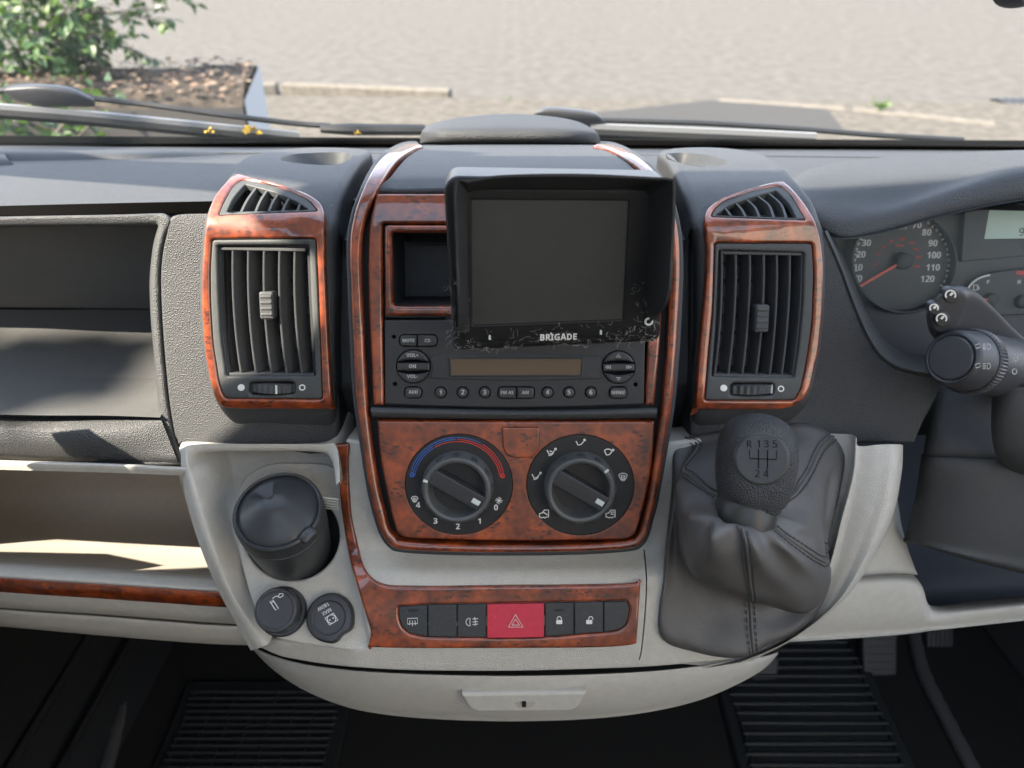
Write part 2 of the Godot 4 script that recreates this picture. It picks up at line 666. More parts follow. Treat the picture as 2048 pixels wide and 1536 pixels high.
func burl() -> ImageTexture:
	# printed walnut-burl foil: reddish brown clouds, fine grain, clusters of dark eyes
	var n := 1024
	var cloud := bytes_of(noise(0.006, FastNoiseLite.TYPE_SIMPLEX_SMOOTH, 4, 3), n, n)
	var mid := bytes_of(noise(0.028, FastNoiseLite.TYPE_SIMPLEX_SMOOTH, 3, 9), n, n)
	var fine := bytes_of(noise(0.16, FastNoiseLite.TYPE_SIMPLEX, 2, 21), n, n)
	var eye_n := bytes_of(noise(0.0085, FastNoiseLite.TYPE_SIMPLEX_SMOOTH, 2, 33), n, n)
	var data := PackedByteArray(); data.resize(n * n * 3)
	for y in n:
		for x in n:
			var i := y * n + x
			var c := (cloud[i] - 128.0) / 128.0
			var m := (mid[i] - 128.0) / 128.0
			var f := (fine[y * n + (x / 4)] - 128.0) / 128.0
			var k := clampf(0.5 + 0.55 * c + 0.3 * m + 0.08 * f, 0, 1)
			data[i * 3] = int(lerpf(72, 160, k)); data[i * 3 + 1] = int(lerpf(27, 70, k)); data[i * 3 + 2] = int(lerpf(9, 22, k))
	var im := Image.create_from_data(n, n, false, Image.FORMAT_RGB8, data)
	var rg := RandomNumberGenerator.new(); rg.seed = 77
	for i in 3000:
		var cx := rg.randi() % n; var cy := rg.randi() % n
		if eye_n[cy * n + cx] < 146: continue
		var rx := rg.randf_range(4.0, 15.0); var ry := rg.randf_range(2.5, 6.5)
		var a := rg.randf_range(-0.4, 0.4)
		var dk := rg.randf_range(0.25, 0.8)
		for y in range(-12, 13):
			for x in range(-17, 18):
				var u := x * cos(a) + y * sin(a); var v := y * cos(a) - x * sin(a)
				var q := (u * u) / (rx * rx) + (v * v) / (ry * ry) + 0.5 * (fine[posmod(cy + y, n) * n + posmod(cx + x, n)] - 128.0) / 128.0
				if q < 1.0:
					var px := posmod(cx + x, n); var py := posmod(cy + y, n)
					im.set_pixel(px, py, im.get_pixel(px, py).lerp(Color8(38, 16, 12), dk * minf(1.0, (1.0 - q) * 1.8)))
	for i in 700:
		var x := rg.randi() % (n - 1); var y := rg.randi() % (n - 1)
		var c := im.get_pixel(x, y).lerp(Color(0.75, 0.7, 0.65), 0.15 + 0.45 * rg.randf() ** 2.0)
		im.set_pixel(x, y, c); im.set_pixel(x + 1, y, c)
		if rg.randf() < 0.5: im.set_pixel(x, y + 1, c)
	return tex(im)

func tri_map(m: StandardMaterial3D, metres: float) -> void:
	m.uv1_triplanar = true
	m.uv1_world_triplanar = true
	m.uv1_scale = Vector3.ONE / metres
	m.uv1_triplanar_sharpness = 4.0

func plastic(c: Color, rough: float, cell: float, strength: float, metres: float, sd: int, dots := 500, hairs := 6, dust := Color(0.75, 0.75, 0.72)) -> StandardMaterial3D:
	var m := std(Color(1, 1, 1), rough, 0.38)
	m.albedo_color = Color.WHITE
	m.albedo_texture = dusty(512, c.linear_to_srgb(), dots / 2, hairs, sd, dust, 0.025)
	m.normal_enabled = true
	m.normal_texture = grain_normal(cell, strength, sd)
	m.normal_scale = 1.0
	tri_map(m, metres)
	return m

func make_materials() -> void:
	M.dash = plastic(Color(0.041, 0.043, 0.044), 0.52, 10.0, 6.0, 0.05, 5, 120, 2)
	M.dash_smooth = plastic(Color(0.042, 0.044, 0.045), 0.5, 5.0, 2.0, 0.07, 6, 160, 2)
	M.vent = plastic(Color(0.055, 0.058, 0.058), 0.5, 5.0, 1.5, 0.05, 7, 140, 1)
	M.vane = plastic(Color(0.05, 0.052, 0.053), 0.5, 5.0, 1.0, 0.05, 17, 200, 2)
	M.dark = std(Color(0.012, 0.012, 0.013), 0.8, 0.3)
	M.deep = std(Color(0.006, 0.006, 0.006), 0.9, 0.2)
	M.frit = std(Color(0.004, 0.004, 0.004), 1.0, 0.1)
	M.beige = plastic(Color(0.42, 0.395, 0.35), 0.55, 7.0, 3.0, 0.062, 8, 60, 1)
	M.beige_smooth = plastic(Color(0.42, 0.395, 0.35), 0.6, 5.0, 1.2, 0.07, 28, 40, 0)
	M.glove = plastic(Color(0.075, 0.075, 0.072), 0.6, 6.0, 1.5, 0.07, 9, 100, 1)
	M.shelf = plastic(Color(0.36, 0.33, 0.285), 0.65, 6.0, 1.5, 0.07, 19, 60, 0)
	M.wood = std(Color.WHITE, 0.42, 0.5)
	M.wood.albedo_color = Color.WHITE
	M.wood.albedo_texture = burl()
	M.wood.clearcoat_enabled = true
	M.wood.clearcoat = 1.0
	M.wood.clearcoat_roughness = 0.06
	M.wood.detail_enabled = false
	tri_map(M.wood, 0.22)
	M.radio = plastic(Color(0.031, 0.031, 0.032), 0.5, 4.0, 1.0, 0.06, 10, 700, 4, Color(0.6, 0.6, 0.58))
	M.button = plastic(Color(0.034, 0.034, 0.035), 0.38, 4.0, 0.6, 0.05, 11, 400, 3, Color(0.6, 0.6, 0.58))
	M.dial = plastic(Color(0.02, 0.02, 0.021), 0.55, 4.0, 0.6, 0.05, 12, 260, 3, Color(0.5, 0.5, 0.48))
	M.ring = plastic(Color(0.075, 0.079, 0.078), 0.38, 4.0, 0.4, 0.05, 13, 700, 5, Color(0.6, 0.6, 0.58))
	M.switch = plastic(Color(0.04, 0.041, 0.042), 0.5, 4.0, 0.8, 0.05, 14, 900, 20, Color(0.75, 0.75, 0.72))
	M.red = plastic(Color(0.46, 0.035, 0.06), 0.45, 4.0, 0.6, 0.05, 15, 500, 8, Color(0.9, 0.8, 0.8))
	M.monitor = plastic(Color(0.011, 0.011, 0.011), 0.3, 4.0, 0.3, 0.06, 16, 700, 16, Color(0.55, 0.55, 0.53))
	M.hood = plastic(Color(0.03, 0.031, 0.033), 0.45, 4.0, 0.8, 0.06, 18, 500, 10, Color(0.55, 0.55, 0.53))
	M.screen = plastic(Color(0.047, 0.046, 0.044), 0.16, 4.0, 0.0, 0.1, 20, 120, 4, Color(0.4, 0.4, 0.38))
	M.screen.normal_enabled = false
	M.lint = std(Color(0.45, 0.44, 0.41), 0.9, 0.2)
	M.print_white = std(Color(0.62, 0.61, 0.58), 0.6)
	M.print_grey = std(Color(0.36, 0.36, 0.34), 0.6)
	M.print_red = std(Color(0.5, 0.03, 0.02), 0.6)
	M.print_blue = std(Color(0.03, 0.1, 0.35), 0.6)
	M.marker = std(Color(0.5, 0.54, 0.51), 0.4)
	M.display = std(Color(0.085, 0.055, 0.03), 0.12)
	M.leather = plastic(Color(0.075, 0.071, 0.067), 0.42, 5.0, 1.4, 0.05, 22, 260, 3)
	M.knob = plastic(Color(0.034, 0.034, 0.035), 0.38, 11.0, 9.0, 0.052, 23, 30, 0)
	M.knob_cap = plastic(Color(0.036, 0.035, 0.034), 0.33, 4.0, 0.5, 0.05, 24, 60, 0)
	M.stitch = std(Color(0.03, 0.03, 0.03), 0.8)
	M.ash = plastic(Color(0.034, 0.035, 0.037), 0.34, 4.0, 0.3, 0.05, 25, 500, 3, Color(0.7, 0.7, 0.68))
	M.carpet = plastic(Color(0.013, 0.012, 0.011), 0.95, 4.0, 8.0, 0.05, 26, 500, 40, Color(0.25, 0.25, 0.24))
	M.mat = plastic(Color(0.014, 0.015, 0.016), 0.45, 6.0, 2.5, 0.06, 27, 900, 10, Color(0.3, 0.3, 0.29))
	M.rubber = std(Color(0.012, 0.012, 0.012), 0.5)
	M.pedal = std(Color(0.03, 0.03, 0.032), 0.55)
	M.binding = plastic(Color(0.07, 0.07, 0.072), 0.9, 9.0, 12.0, 0.03, 29, 100, 0)
	M.lcd = std(Color(0.42, 0.55, 0.43), 0.25)
	M.gauge = std(Color(0.014, 0.014, 0.015), 0.55)
	M.needle = std(Color(0.65, 0.07, 0.04), 0.5)
	M.metal = std(Color(0.16, 0.165, 0.17), 0.4)
	M.trim_white = std(Color(0.55, 0.55, 0.55), 0.5)
	M.seat = std(Color(0.3, 0.27, 0.23), 0.95, 0.2)
	M.cream = std(Color(0.66, 0.63, 0.57), 0.8)
	M.stalk = plastic(Color(0.042, 0.043, 0.045), 0.4, 4.0, 0.6, 0.05, 30, 200, 2)
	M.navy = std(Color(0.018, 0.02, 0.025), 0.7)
	M.cowl = plastic(Color(0.055, 0.056, 0.057), 0.55, 5.0, 1.5, 0.06, 31, 160, 4)

	var g := StandardMaterial3D.new()
	g.transparency = BaseMaterial3D.TRANSPARENCY_ALPHA
	g.albedo_color = Color(0.86, 0.92, 0.9, 0.04)
	g.roughness = 0.02
	M.glass = g
	# outdoors
	M.tarmac = std(Color.WHITE, 0.95, 0.3)
	M.tarmac.albedo_color = Color.WHITE
	M.tarmac.albedo_texture = dusty(1024, Color(0.078, 0.073, 0.065).linear_to_srgb(), 26000, 0, 41, Color(0.42, 0.41, 0.39), 0.13)
	tri_map(M.tarmac, 2.6)
	M.tarmac_dark = std(Color(0.042, 0.041, 0.04), 0.95, 0.3)
	M.path = std(Color.WHITE, 0.95, 0.3)
	M.path.albedo_color = Color.WHITE
	M.path.albedo_texture = dusty(1024, Color(0.075, 0.066, 0.056).linear_to_srgb(), 30000, 0, 42, Color(0.5, 0.46, 0.42), 0.2)
	tri_map(M.path, 1.9)
	M.kerb = std(Color.WHITE, 0.9, 0.3)
	M.kerb.albedo_color = Color.WHITE
	M.kerb.albedo_texture = dusty(512, Color(0.12, 0.108, 0.088).linear_to_srgb(), 4000, 0, 43, Color(0.45, 0.42, 0.38), 0.15)
	tri_map(M.kerb, 0.8)
	M.wall_top = std(Color.WHITE, 0.95, 0.3)
	M.wall_top.albedo_color = Color.WHITE
	M.wall_top.albedo_texture = dusty(512, Color(0.04, 0.032, 0.025).linear_to_srgb(), 6000, 0, 44, Color(0.35, 0.28, 0.22), 0.4)
	tri_map(M.wall_top, 0.7)
	M.render_white = std(Color(0.35, 0.36, 0.37), 0.85)
	M.wall_side = std(Color(0.06, 0.055, 0.05), 0.95)
	for k in 4:
		var l := std([Color(0.03, 0.075, 0.01), Color(0.022, 0.06, 0.01), Color(0.05, 0.1, 0.01), Color(0.014, 0.038, 0.009)][k], 0.5)
		l.backlight_enabled = true
		l.backlight = Color(0.2, 0.28, 0.07)
		M["leaf%d" % k] = l
	M.dead0 = std(Color(0.11, 0.065, 0.04), 0.8)
	M.dead1 = std(Color(0.06, 0.038, 0.025), 0.8)
	M.dead2 = std(Color(0.14, 0.1, 0.07), 0.8)
	M.bark = std(Color(0.1, 0.09, 0.07), 0.9)
	M.yellow = std(Color(0.6, 0.38, 0.03), 0.7)

var to_sun := Vector3(-1.0, 1.0, 0.42)
# ---------- camera, sky, sun ----------
func _ready() -> void:
	var a := deg_to_rad(PITCH)
	fwd = Vector3(0, -sin(a), -cos(a))
	upv = Vector3(0, cos(a), -sin(a))
	var cam := Camera3D.new()
	cam.name = "camera"
	add_child(cam)
	cam.position = eye
	cam.rotation = Vector3(-a, 0, 0)
	cam.fov = rad_to_deg(2.0 * atan(768.0 / FOCAL))
	cam.near = 0.02
	cam.far = 400.0
	var lens := CameraAttributesPhysical.new()
	lens.frustum_focus_distance = 0.58
	lens.frustum_focal_length = 12.0 / tan(atan(768.0 / FOCAL))
	lens.exposure_aperture = 6.4
	cam.attributes = lens
	cam.current = true

	var env := Environment.new()
	env.tonemap_mode = Environment.TONE_MAPPER_LINEAR
	env.tonemap_exposure = 6.0
	env.background_mode = Environment.BG_SKY
	env.sdfgi_enabled = true
	env.ssao_enabled = true
	env.ssil_enabled = true
	var sm := ProceduralSkyMaterial.new()
	sm.sky_top_color = Color(0.6, 0.66, 0.75)
	sm.sky_horizon_color = Color(0.86, 0.87, 0.88)
	sm.ground_horizon_color = Color(0.55, 0.54, 0.5)
	sm.ground_bottom_color = Color(0.3, 0.29, 0.27)
	sm.sky_curve = 0.12
	sm.sun_angle_max = 1.0
	var sky := Sky.new()
	sky.sky_material = sm
	env.sky = sky
	env.background_energy_multiplier = 1.0
	var we := WorldEnvironment.new()
	we.name = "surroundings"
	we.environment = env
	add_child(we)

	var sun := DirectionalLight3D.new()
	sun.name = "sun"
	add_child(sun)
	to_sun = to_sun.normalized()
	sun.look_at_from_position(Vector3.ZERO, -to_sun, Vector3.UP)
	sun.light_energy = 1.5
	sun.light_color = Color(1.0, 0.955, 0.88)
	sun.light_angular_distance = 0.5
	sun.shadow_enabled = true

	make_materials()
	make_sheets()
	outdoors()
	van_body()
	floor_and_mats()
	dash_skin()
	centre_stack()
	pods()
	console()
	radio()
	climate()
	switches()
	monitor()
	gear()
	ashtray()
	binnacle()
	stalks()
	wipers()
	lint_and_dust()

var STK: Sheet
var POD: Sheet
var PAN: Sheet
var SWI: Flat

func plane_rows(y0: float, z0: float, rows: Array) -> Array:
	# a plane leaning 20 degrees back, through (y0, z0) seen from the eye, met by the sight lines of some rows
	var o := []
	var dy := cos(deg_to_rad(20.0)); var dzz := -sin(deg_to_rad(20.0))
	for r in rows:
		var d := sight(1024, r)
		# t*d.y = y0 + k*dy ; t*d.z = z0 + k*dzz
		var t := (y0 * dzz - z0 * dy) / (d.y * dzz - d.z * dy)
		o.push_back([r, t * d.z])
	return o

func make_sheets() -> void:
	STK = Sheet.new(self, plane_rows(-0.286, -0.487, [1125.0, 950.0, 725.0, 540.0, 430.0]) + [[384.0, -0.532], [352.0, -0.553], [318.0, -0.607], [298.0, -0.68], [286.0, -0.77]])
	POD = Sheet.new(self, [[925.0, -0.535], [872.0, -0.506]] + plane_rows(-0.286, -0.510, [812.0, 725.0, 620.0, 500.0, 450.0]) + [[418.0, -0.556], [385.0, -0.574], [352.0, -0.604], [318.0, -0.66], [304.0, -0.72], [294.0, -0.79]],
		true, [-0.32, -0.24, -0.1, 0.1, 0.24, 0.32], [-0.016, -0.005, 0.0, 0.0, -0.005, -0.016])
	PAN = Sheet.new(self, [[1000.0, -0.50]] + plane_rows(-0.286, -0.532, [960.0, 905.0, 725.0, 560.0, 440.0]) + [[415.0, -0.584]],
		true, [-1.0, -0.45, -0.3, -0.2, 0.2, 0.3, 0.5, 1.0], [-0.12, -0.045, -0.014, 0.0, 0.0, -0.014, -0.04, -0.1])
	var n := Vector3(0, sin(deg_to_rad(24.0)), cos(deg_to_rad(24.0)))
	SWI = Flat.new(self, W(1024, 1240, -0.412), n)

# ---------- street outside ----------
func slab(pts: Array, y: float, th: float) -> Bld:
	var b := Bld.new()
	var top := PackedVector3Array(); var bot := PackedVector3Array()
	for p in pts:
		top.push_back(Vector3(p[0], y, p[1])); bot.push_back(Vector3(p[0], y - th, p[1]))
	b.strip(bot, top, true); b.fan(top)
	return b

func outdoors() -> void:
	var g := Bld.new()
	g.quad(Vector3(-150, 0, -250), Vector3(150, 0, -250), Vector3(150, 0, 60), Vector3(-150, 0, 60))
	setting(g, "road", M.tarmac, 38, Vector3(0, 50, 0))
	var up := 0.11
	# the pavement between the van and the road, its kerb line runs a little askew
	var kerb_at := func(px: float, py: float) -> Vector3: return WY(px, py, up)
	var line := [[-700, 168], [430, 166], [600, 164], [760, 168], [904, 174]]
	var a: Vector3 = kerb_at.call(-900, 170); var c: Vector3 = kerb_at.call(3200, 214)
	var pv := slab([[a.x - 8, a.z - 0.2], [a.x, a.z], [c.x, c.z], [c.x + 8, c.z], [c.x + 8, 30], [a.x - 8, 30]], 0.085, 0.085)
	setting(pv, "pavement", M.path, 38, Vector3(0, 50, 0))
	# darker mended strip with a straight right-hand end
	var mend := Bld.new()
	var q := []
	for p in [[1422, 200], [1655, 218], [1690, 262], [1250, 268], [1180, 226]]: q.push_back(WY(p[0], p[1], 0.089))
	var r := PackedVector3Array(q)
	mend.fan(r)
	var md := thing("tarmac_patch", "darker grey tarmac repair patch in the pavement behind the wiper", "patch")
	part(mend, "surface", M.tarmac_dark, md, 38, Vector3(0, 50, 0))
	# kerb stones
	var stones := [[-330, 172, 200, 174], [205, 168, 560, 163], [566, 163, 905, 176], [1432, 192, 1690, 208], [1696, 209, 1990, 238]]
	for i in stones.size():
		var s: Array = stones[i]
		var k := thing("kerb_stone", ["pale kerb stone half hidden behind the leaves", "long pale kerb stone beside the white wall end", "pale kerb stone ending at the crumbled kerb gap", "pinkish low kerb stone above the dark tarmac patch", "sunken kerb stone beside the green weed"][i], "kerb stone", Vector3.ZERO, "kerb stones along the road")
		var p0 := WY(s[0], s[1], up); var p1 := WY(s[2], s[3], up)
		var d := (p1 - p0)
		var b := Bld.new()
		var bx := d.normalized()
		var bs := Basis(bx, Vector3.UP, bx.cross(Vector3.UP).normalized())
		var drop := 0.0 if i < 3 else 0.015
		b.box((p0 + p1) * 0.5 + Vector3(0, -0.1 - drop, 0.07), Vector3(d.length() - 0.03, 0.2, 0.15), bs, 0.015)
		part(b, "stone", M.kerb, k)
	var rg := RandomNumberGenerator.new(); rg.seed = 5
	# a drain cover at the right edge
	var dr := thing("drain_cover", "dark metal drain cover in the gutter at the kerb", "drain")
	var db := Bld.new()
	var dc := WY(2062, 212, 0.01)
	for k in 6: db.box(dc + Vector3(-0.2 + 0.08 * k, 0.01, 0), Vector3(0.05, 0.03, 0.5), Basis.IDENTITY, 0.004)
	db.box(dc + Vector3(0, 0.0, 0.28), Vector3(0.5, 0.03, 0.05), Basis.IDENTITY, 0.004)
	db.box(dc + Vector3(0, 0.0, -0.28), Vector3(0.5, 0.03, 0.05), Basis.IDENTITY, 0.004)
	part(db, "grating", M.rubber, dr)
	# weeds at the kerb
	for w in [[1760, 212, 0.11, 44], [1020, 190, 0.06, 9]]:
		var wd := thing("weed", "small green weed growing at the kerb edge" if w[3] > 10 else "tiny weed sprouting in the crumbled kerb gap", "weed")
		var b := Bld.new()
		var o := WY(w[0], w[1] + 10, 0.09)
		for k in w[3]:
			var an := rg.randf() * TAU
			var dirv := Vector3(cos(an), rg.randf_range(0.6, 1.8), sin(an)).normalized()
			leaf(b, o + Vector3(dirv.x, absf(dirv.y) * 0.8, dirv.z) * w[2] * rg.randf_range(0.0, 1.0), dirv, w[2] * rg.randf_range(0.3, 0.55), 0.4, rg.randf() * TAU)
		part(b, "leaves", M.leaf2, wd, 10, eye)
	# garden wall end with leaf litter on its broad top
	var gw := thing("garden_wall", "low garden wall with dirty leaf-strewn top and white rendered end", "wall")
	var hy := 1.0
	var fr := WY(482, 192, hy); var fl := WY(-420, 205, hy); var br := WY(514, 119, hy); var bl := WY(-420, 150, hy)
	var ring := PackedVector3Array([fl, fr, br, bl])
	var wb := Bld.new()
	var lo := PackedVector3Array()
	for p in ring: lo.push_back(Vector3(p.x, 0.0, p.z))
	wb.quad(lo[0], lo[1], ring[1] - Vector3(0, 0.05, 0), ring[0] - Vector3(0, 0.05, 0))
	wb.quad(lo[2], lo[3], ring[3] - Vector3(0, 0.05, 0), ring[2] - Vector3(0, 0.05, 0))
	part(wb, "side", M.wall_side, gw, 38, eye)
	var we := Bld.new()
	var ex := Vector3(0.012, 0, 0)
	we.quad(lo[1] + ex, lo[2] + ex, ring[2] + ex - Vector3(0, 0.02, 0), ring[1] + ex - Vector3(0, 0.02, 0))
	part(we, "rendered_end", M.render_white, gw, 38, eye + Vector3(3, 0, 0))
	var wt := Bld.new()
	var nn := 26
	var rows := []
	var hn := noise(3.1, FastNoiseLite.TYPE_SIMPLEX_SMOOTH, 3, 8)
	for i in 13:
		var row := PackedVector3Array()
		for j in nn + 1:
			var t := float(j) / nn; var s := float(i) / 12.0
			var p := fl.lerp(fr, t).lerp(bl.lerp(br, t), s)
			var edge := minf(1.0, minf(s, 1.0 - s) * 8.0)
			row.push_back(p + Vector3(0, -0.05 + (0.05 + 0.035 * hn.get_noise_2d(p.x, p.z)) * edge, 0))
		rows.push_back(row)
	wt.grid(rows)
	part(wt, "coping", M.wall_top, gw, 60, Vector3(fl.x, 50, fl.z))
	for k in 3:
		var b := Bld.new()
		for i in 420:
			var t := rg.randf(); var s := rg.randf() ** 0.8
			var p := fl.lerp(fr, t).lerp(bl.lerp(br, t), s) + Vector3(0, rg.randf_range(-0.005, 0.02), 0)
			var an := rg.randf() * TAU
			leaf(b, p, Vector3(cos(an), rg.randf_range(-0.05, 0.25), sin(an)).normalized(), rg.randf_range(0.02, 0.05), 0.6, rg.randf_range(-0.6, 0.6))
		var m := part(b, "leaf_litter", M["dead%d" % k], gw, 10, Vector3(0, 50, 0))
		m.set_meta("kind", "stuff")
	tree_and_bush(rg)

func leaf(b: Bld, o: Vector3, d: Vector3, l: float, fat := 0.5, roll := 0.0) -> void:
	var side := d.cross(Vector3.UP)
	if side.length() < 0.05: side = Vector3.RIGHT
	side = side.normalized().rotated(d, roll)
	var nrm := side.cross(d)
	var w := l * fat * 0.5
	var t := o + d * l - nrm * l * 0.12
	var m1 := o + d * l * 0.35 + side * w + nrm * w * 0.25; var m2 := o + d * l * 0.35 - side * w + nrm * w * 0.25
	var n1 := o + d * l * 0.7 + side * w * 0.75 + nrm * w * 0.1; var n2 := o + d * l * 0.7 - side * w * 0.75 + nrm * w * 0.1
	var c1 := o + d * l * 0.35; var c2 := o + d * l * 0.7 - nrm * l * 0.04
	b.tri(o, m1, c1); b.tri(o, c1, m2)
	b.quad(c1, m1, n1, c2); b.quad(c1, c2, n2, m2)
	b.tri(c2, n1, t); b.tri(c2, t, n2)

func tree_and_bush(rg: RandomNumberGenerator) -> void:
	var tr := thing("tree", "leafy green tree with thin trunk beside the garden wall", "tree")
	var dist := -4.3
	var tb := Bld.new()
	var base := W(110, 300, dist); base.y = 0.0
	var path := []
	var top := W(60, -420, dist - 0.2)
	for i in 9:
		var t := i / 8.0
		path.push_back(base.lerp(top, t) + Vector3(0.07 * sin(t * 7.0), 0, 0.05 * cos(t * 5.0)))
	var rad := []
	for i in 9: rad.push_back(lerpf(0.085, 0.025, i / 8.0))
	tb.add(tube(path, rad, 9))
	var lb := [Bld.new(), Bld.new(), Bld.new(), Bld.new()]
	# limbs, each a spray of twigs with leaves: [start along trunk, tip px, tip py, depth change]
	var limbs := []
	for s in [[0.55, 300, 40, 0.1], [0.62, 335, -10, 0.0], [0.5, 250, 95, 0.15], [0.45, 190, 120, -0.1], [0.52, -60, 60, 0.3], [0.6, -120, -30, -0.2], [0.66, 180, -80, 0.2],
		[0.4, -80, 150, 0.35], [0.42, 60, 60, 0.5], [0.36, 150, 170, 0.3], [0.7, 60, -90, 0.3], [0.33, 10, 200, 0.5], [0.3, 120, 230, 0.45], [0.34, -150, 230, 0.5], [0.46, 130, 20, 0.45], [0.75, -60, -200, 0.3], [0.44, 20, 100, 0.2], [0.48, 90, 90, 0.4], [0.4, 60, 150, 0.1], [0.5, -30, 20, 0.5], [0.58, 40, 0, 0.2], [0.6, 140, -20, 0.3], [0.38, -20, 180, 0.2], [0.55, 190, 60, -0.1], [0.8, 200, -240, 0.1], [0.78, 330, -190, 0.0], [0.85, 0, -330, 0.2]]:
		var i0: float = s[0] * 8.0
		var st: Vector3 = path[int(i0)].lerp(path[mini(int(i0) + 1, 8)], i0 - int(i0))
		var tip := W(s[1], s[2], dist + s[3])
		limbs.push_back([st, tip])
	for l in limbs:
		var st: Vector3 = l[0]; var tip: Vector3 = l[1]
		var mid: Vector3 = st.lerp(tip, 0.5) + Vector3(0, 0.09, 0)
		var pts := []
		for k in 7:
			var t := k / 6.0
			pts.push_back(st.lerp(mid, t).lerp(mid.lerp(tip, t), t))
		tb.add(tube(pts, [0.018, 0.015, 0.012, 0.009, 0.007, 0.005, 0.003], 5))
		for k in range(1, 7):
			for twig in 3:
				var o: Vector3 = pts[k]
				var d := (tip - st).normalized() * 0.5 + Vector3(rg.randf_range(-1, 1), rg.randf_range(-0.8, 0.7), rg.randf_range(-1, 1))
				d = d.normalized() * rg.randf_range(0.08, 0.2)
				tb.add(tube([o, o + d * 0.5 + Vector3(0, 0.01, 0), o + d], [0.003, 0.002, 0.0015], 4))
				for f in 7:
					var p := o + d * rg.randf_range(0.2, 1.05)
					var ld := (d.normalized() * 0.6 + Vector3(rg.randf_range(-1, 1), rg.randf_range(-0.8, 0.4), rg.randf_range(-1, 1))).normalized()
					leaf(lb[rg.randi() % 4], p, ld, rg.randf_range(0.032, 0.07), 0.58, rg.randf_range(-0.8, 0.8))
	part(tb, "trunk", M.bark, tr, 50, Vector3.INF)
	for k in 4: part(lb[k], "crown", M["leaf%d" % k], tr, 10, eye)
	# dense shrub in front of the wall, low behind the wiper
	var sh := thing("shrub", "dense low green shrub in front of the garden wall", "shrub")
	var sb := [Bld.new(), Bld.new(), Bld.new(), Bld.new()]
	var stem := Bld.new()
	for k in 26:
		var foot := W(rg.randf_range(-330, 230), 262, -3.5); foot.y = 0.0
		var tip := W(rg.randf_range(-330, 210) , rg.randf_range(205, 300), rg.randf_range(-3.75, -3.3))
		stem.add(tube([foot, foot.lerp(tip, 0.6) + Vector3(0, 0.06, 0), tip], [0.008, 0.006, 0.003], 5))
		for f in 46:
			var p := foot.lerp(tip, rg.randf_range(0.45, 1.08)) + Vector3(rg.randf_range(-0.12, 0.12), rg.randf_range(-0.08, 0.1), rg.randf_range(-0.12, 0.12))
			leaf(sb[rg.randi() % 4], p, Vector3(rg.randf_range(-1, 1), rg.randf_range(-0.5, 0.8), rg.randf_range(-1, 1)).normalized(), rg.randf_range(0.04, 0.075), 0.55, rg.randf() * 2.0)
	part(stem, "stem", M.bark, sh, 50)
	for k in 4: part(sb[k], "foliage", M["leaf%d" % k], sh, 10, eye)
	# crown of the street tree that shades the passenger side; it stands left of the van, out of the picture
	var hi := thing("street_tree", "tall street tree beside the van whose leaves dapple the dashboard", "tree")
	var hb := Bld.new(); var ht := Bld.new()
	var s := to_sun
	var aim := eye + Vector3(-0.5, -0.22, -0.9)
	var cen := aim + s * 5.0
	ht.add(tube([Vector3(cen.x - 0.3, 0, cen.z - 1.4), Vector3(cen.x - 0.2, cen.y * 0.6, cen.z - 1.2), Vector3(cen.x, cen.y + 0.3, cen.z - 0.9)], [0.16, 0.12, 0.05], 9))
	for k in 20:
		var tip := cen + Vector3(rg.randf_range(-0.9, 0.45), rg.randf_range(-0.15, 0.2), rg.randf_range(-1.0, 0.08))
		ht.add(tube([Vector3(cen.x - 0.1, cen.y - 0.2, cen.z - 1.0), (tip + cen) * 0.5 - Vector3(0, 0, 0.3), tip], [0.03, 0.015, 0.005], 5))
		for f in 15:
			leaf(hb, tip + Vector3(rg.randf_range(-0.25, 0.25), rg.randf_range(-0.12, 0.12), rg.randf_range(-0.2, 0.14)), Vector3(rg.randf_range(-1, 1), rg.randf_range(-0.6, 0.3), rg.randf_range(-1, 1)).normalized(), rg.randf_range(0.05, 0.1), 0.6, rg.randf() * 3.0)
	# a thick spray of leaves whose shade lies in the glove shelf
	var sp := eye + Vector3(-0.53, -0.34, -0.585) + s * 5.0
	ht.add(tube([Vector3(cen.x - 0.1, cen.y - 0.2, cen.z - 1.0), (sp + cen) * 0.5 - Vector3(0, 0, 0.3), sp], [0.03, 0.015, 0.005], 5))
	for f in 300:
		leaf(hb, sp + Vector3(rg.randf_range(-0.17, 0.15), rg.randf_range(-0.02, 0.02), rg.randf_range(-0.035, 0.035)), Vector3(rg.randf_range(-1, 1), rg.randf_range(-0.3, 0.3), rg.randf_range(-1, 1)).normalized(), rg.randf_range(0.04, 0.07), 0.6, rg.randf_range(-0.5, 0.5))
	part(ht, "trunk", M.bark, hi, 50)
	part(hb, "crown", M.leaf0, hi, 10, eye)

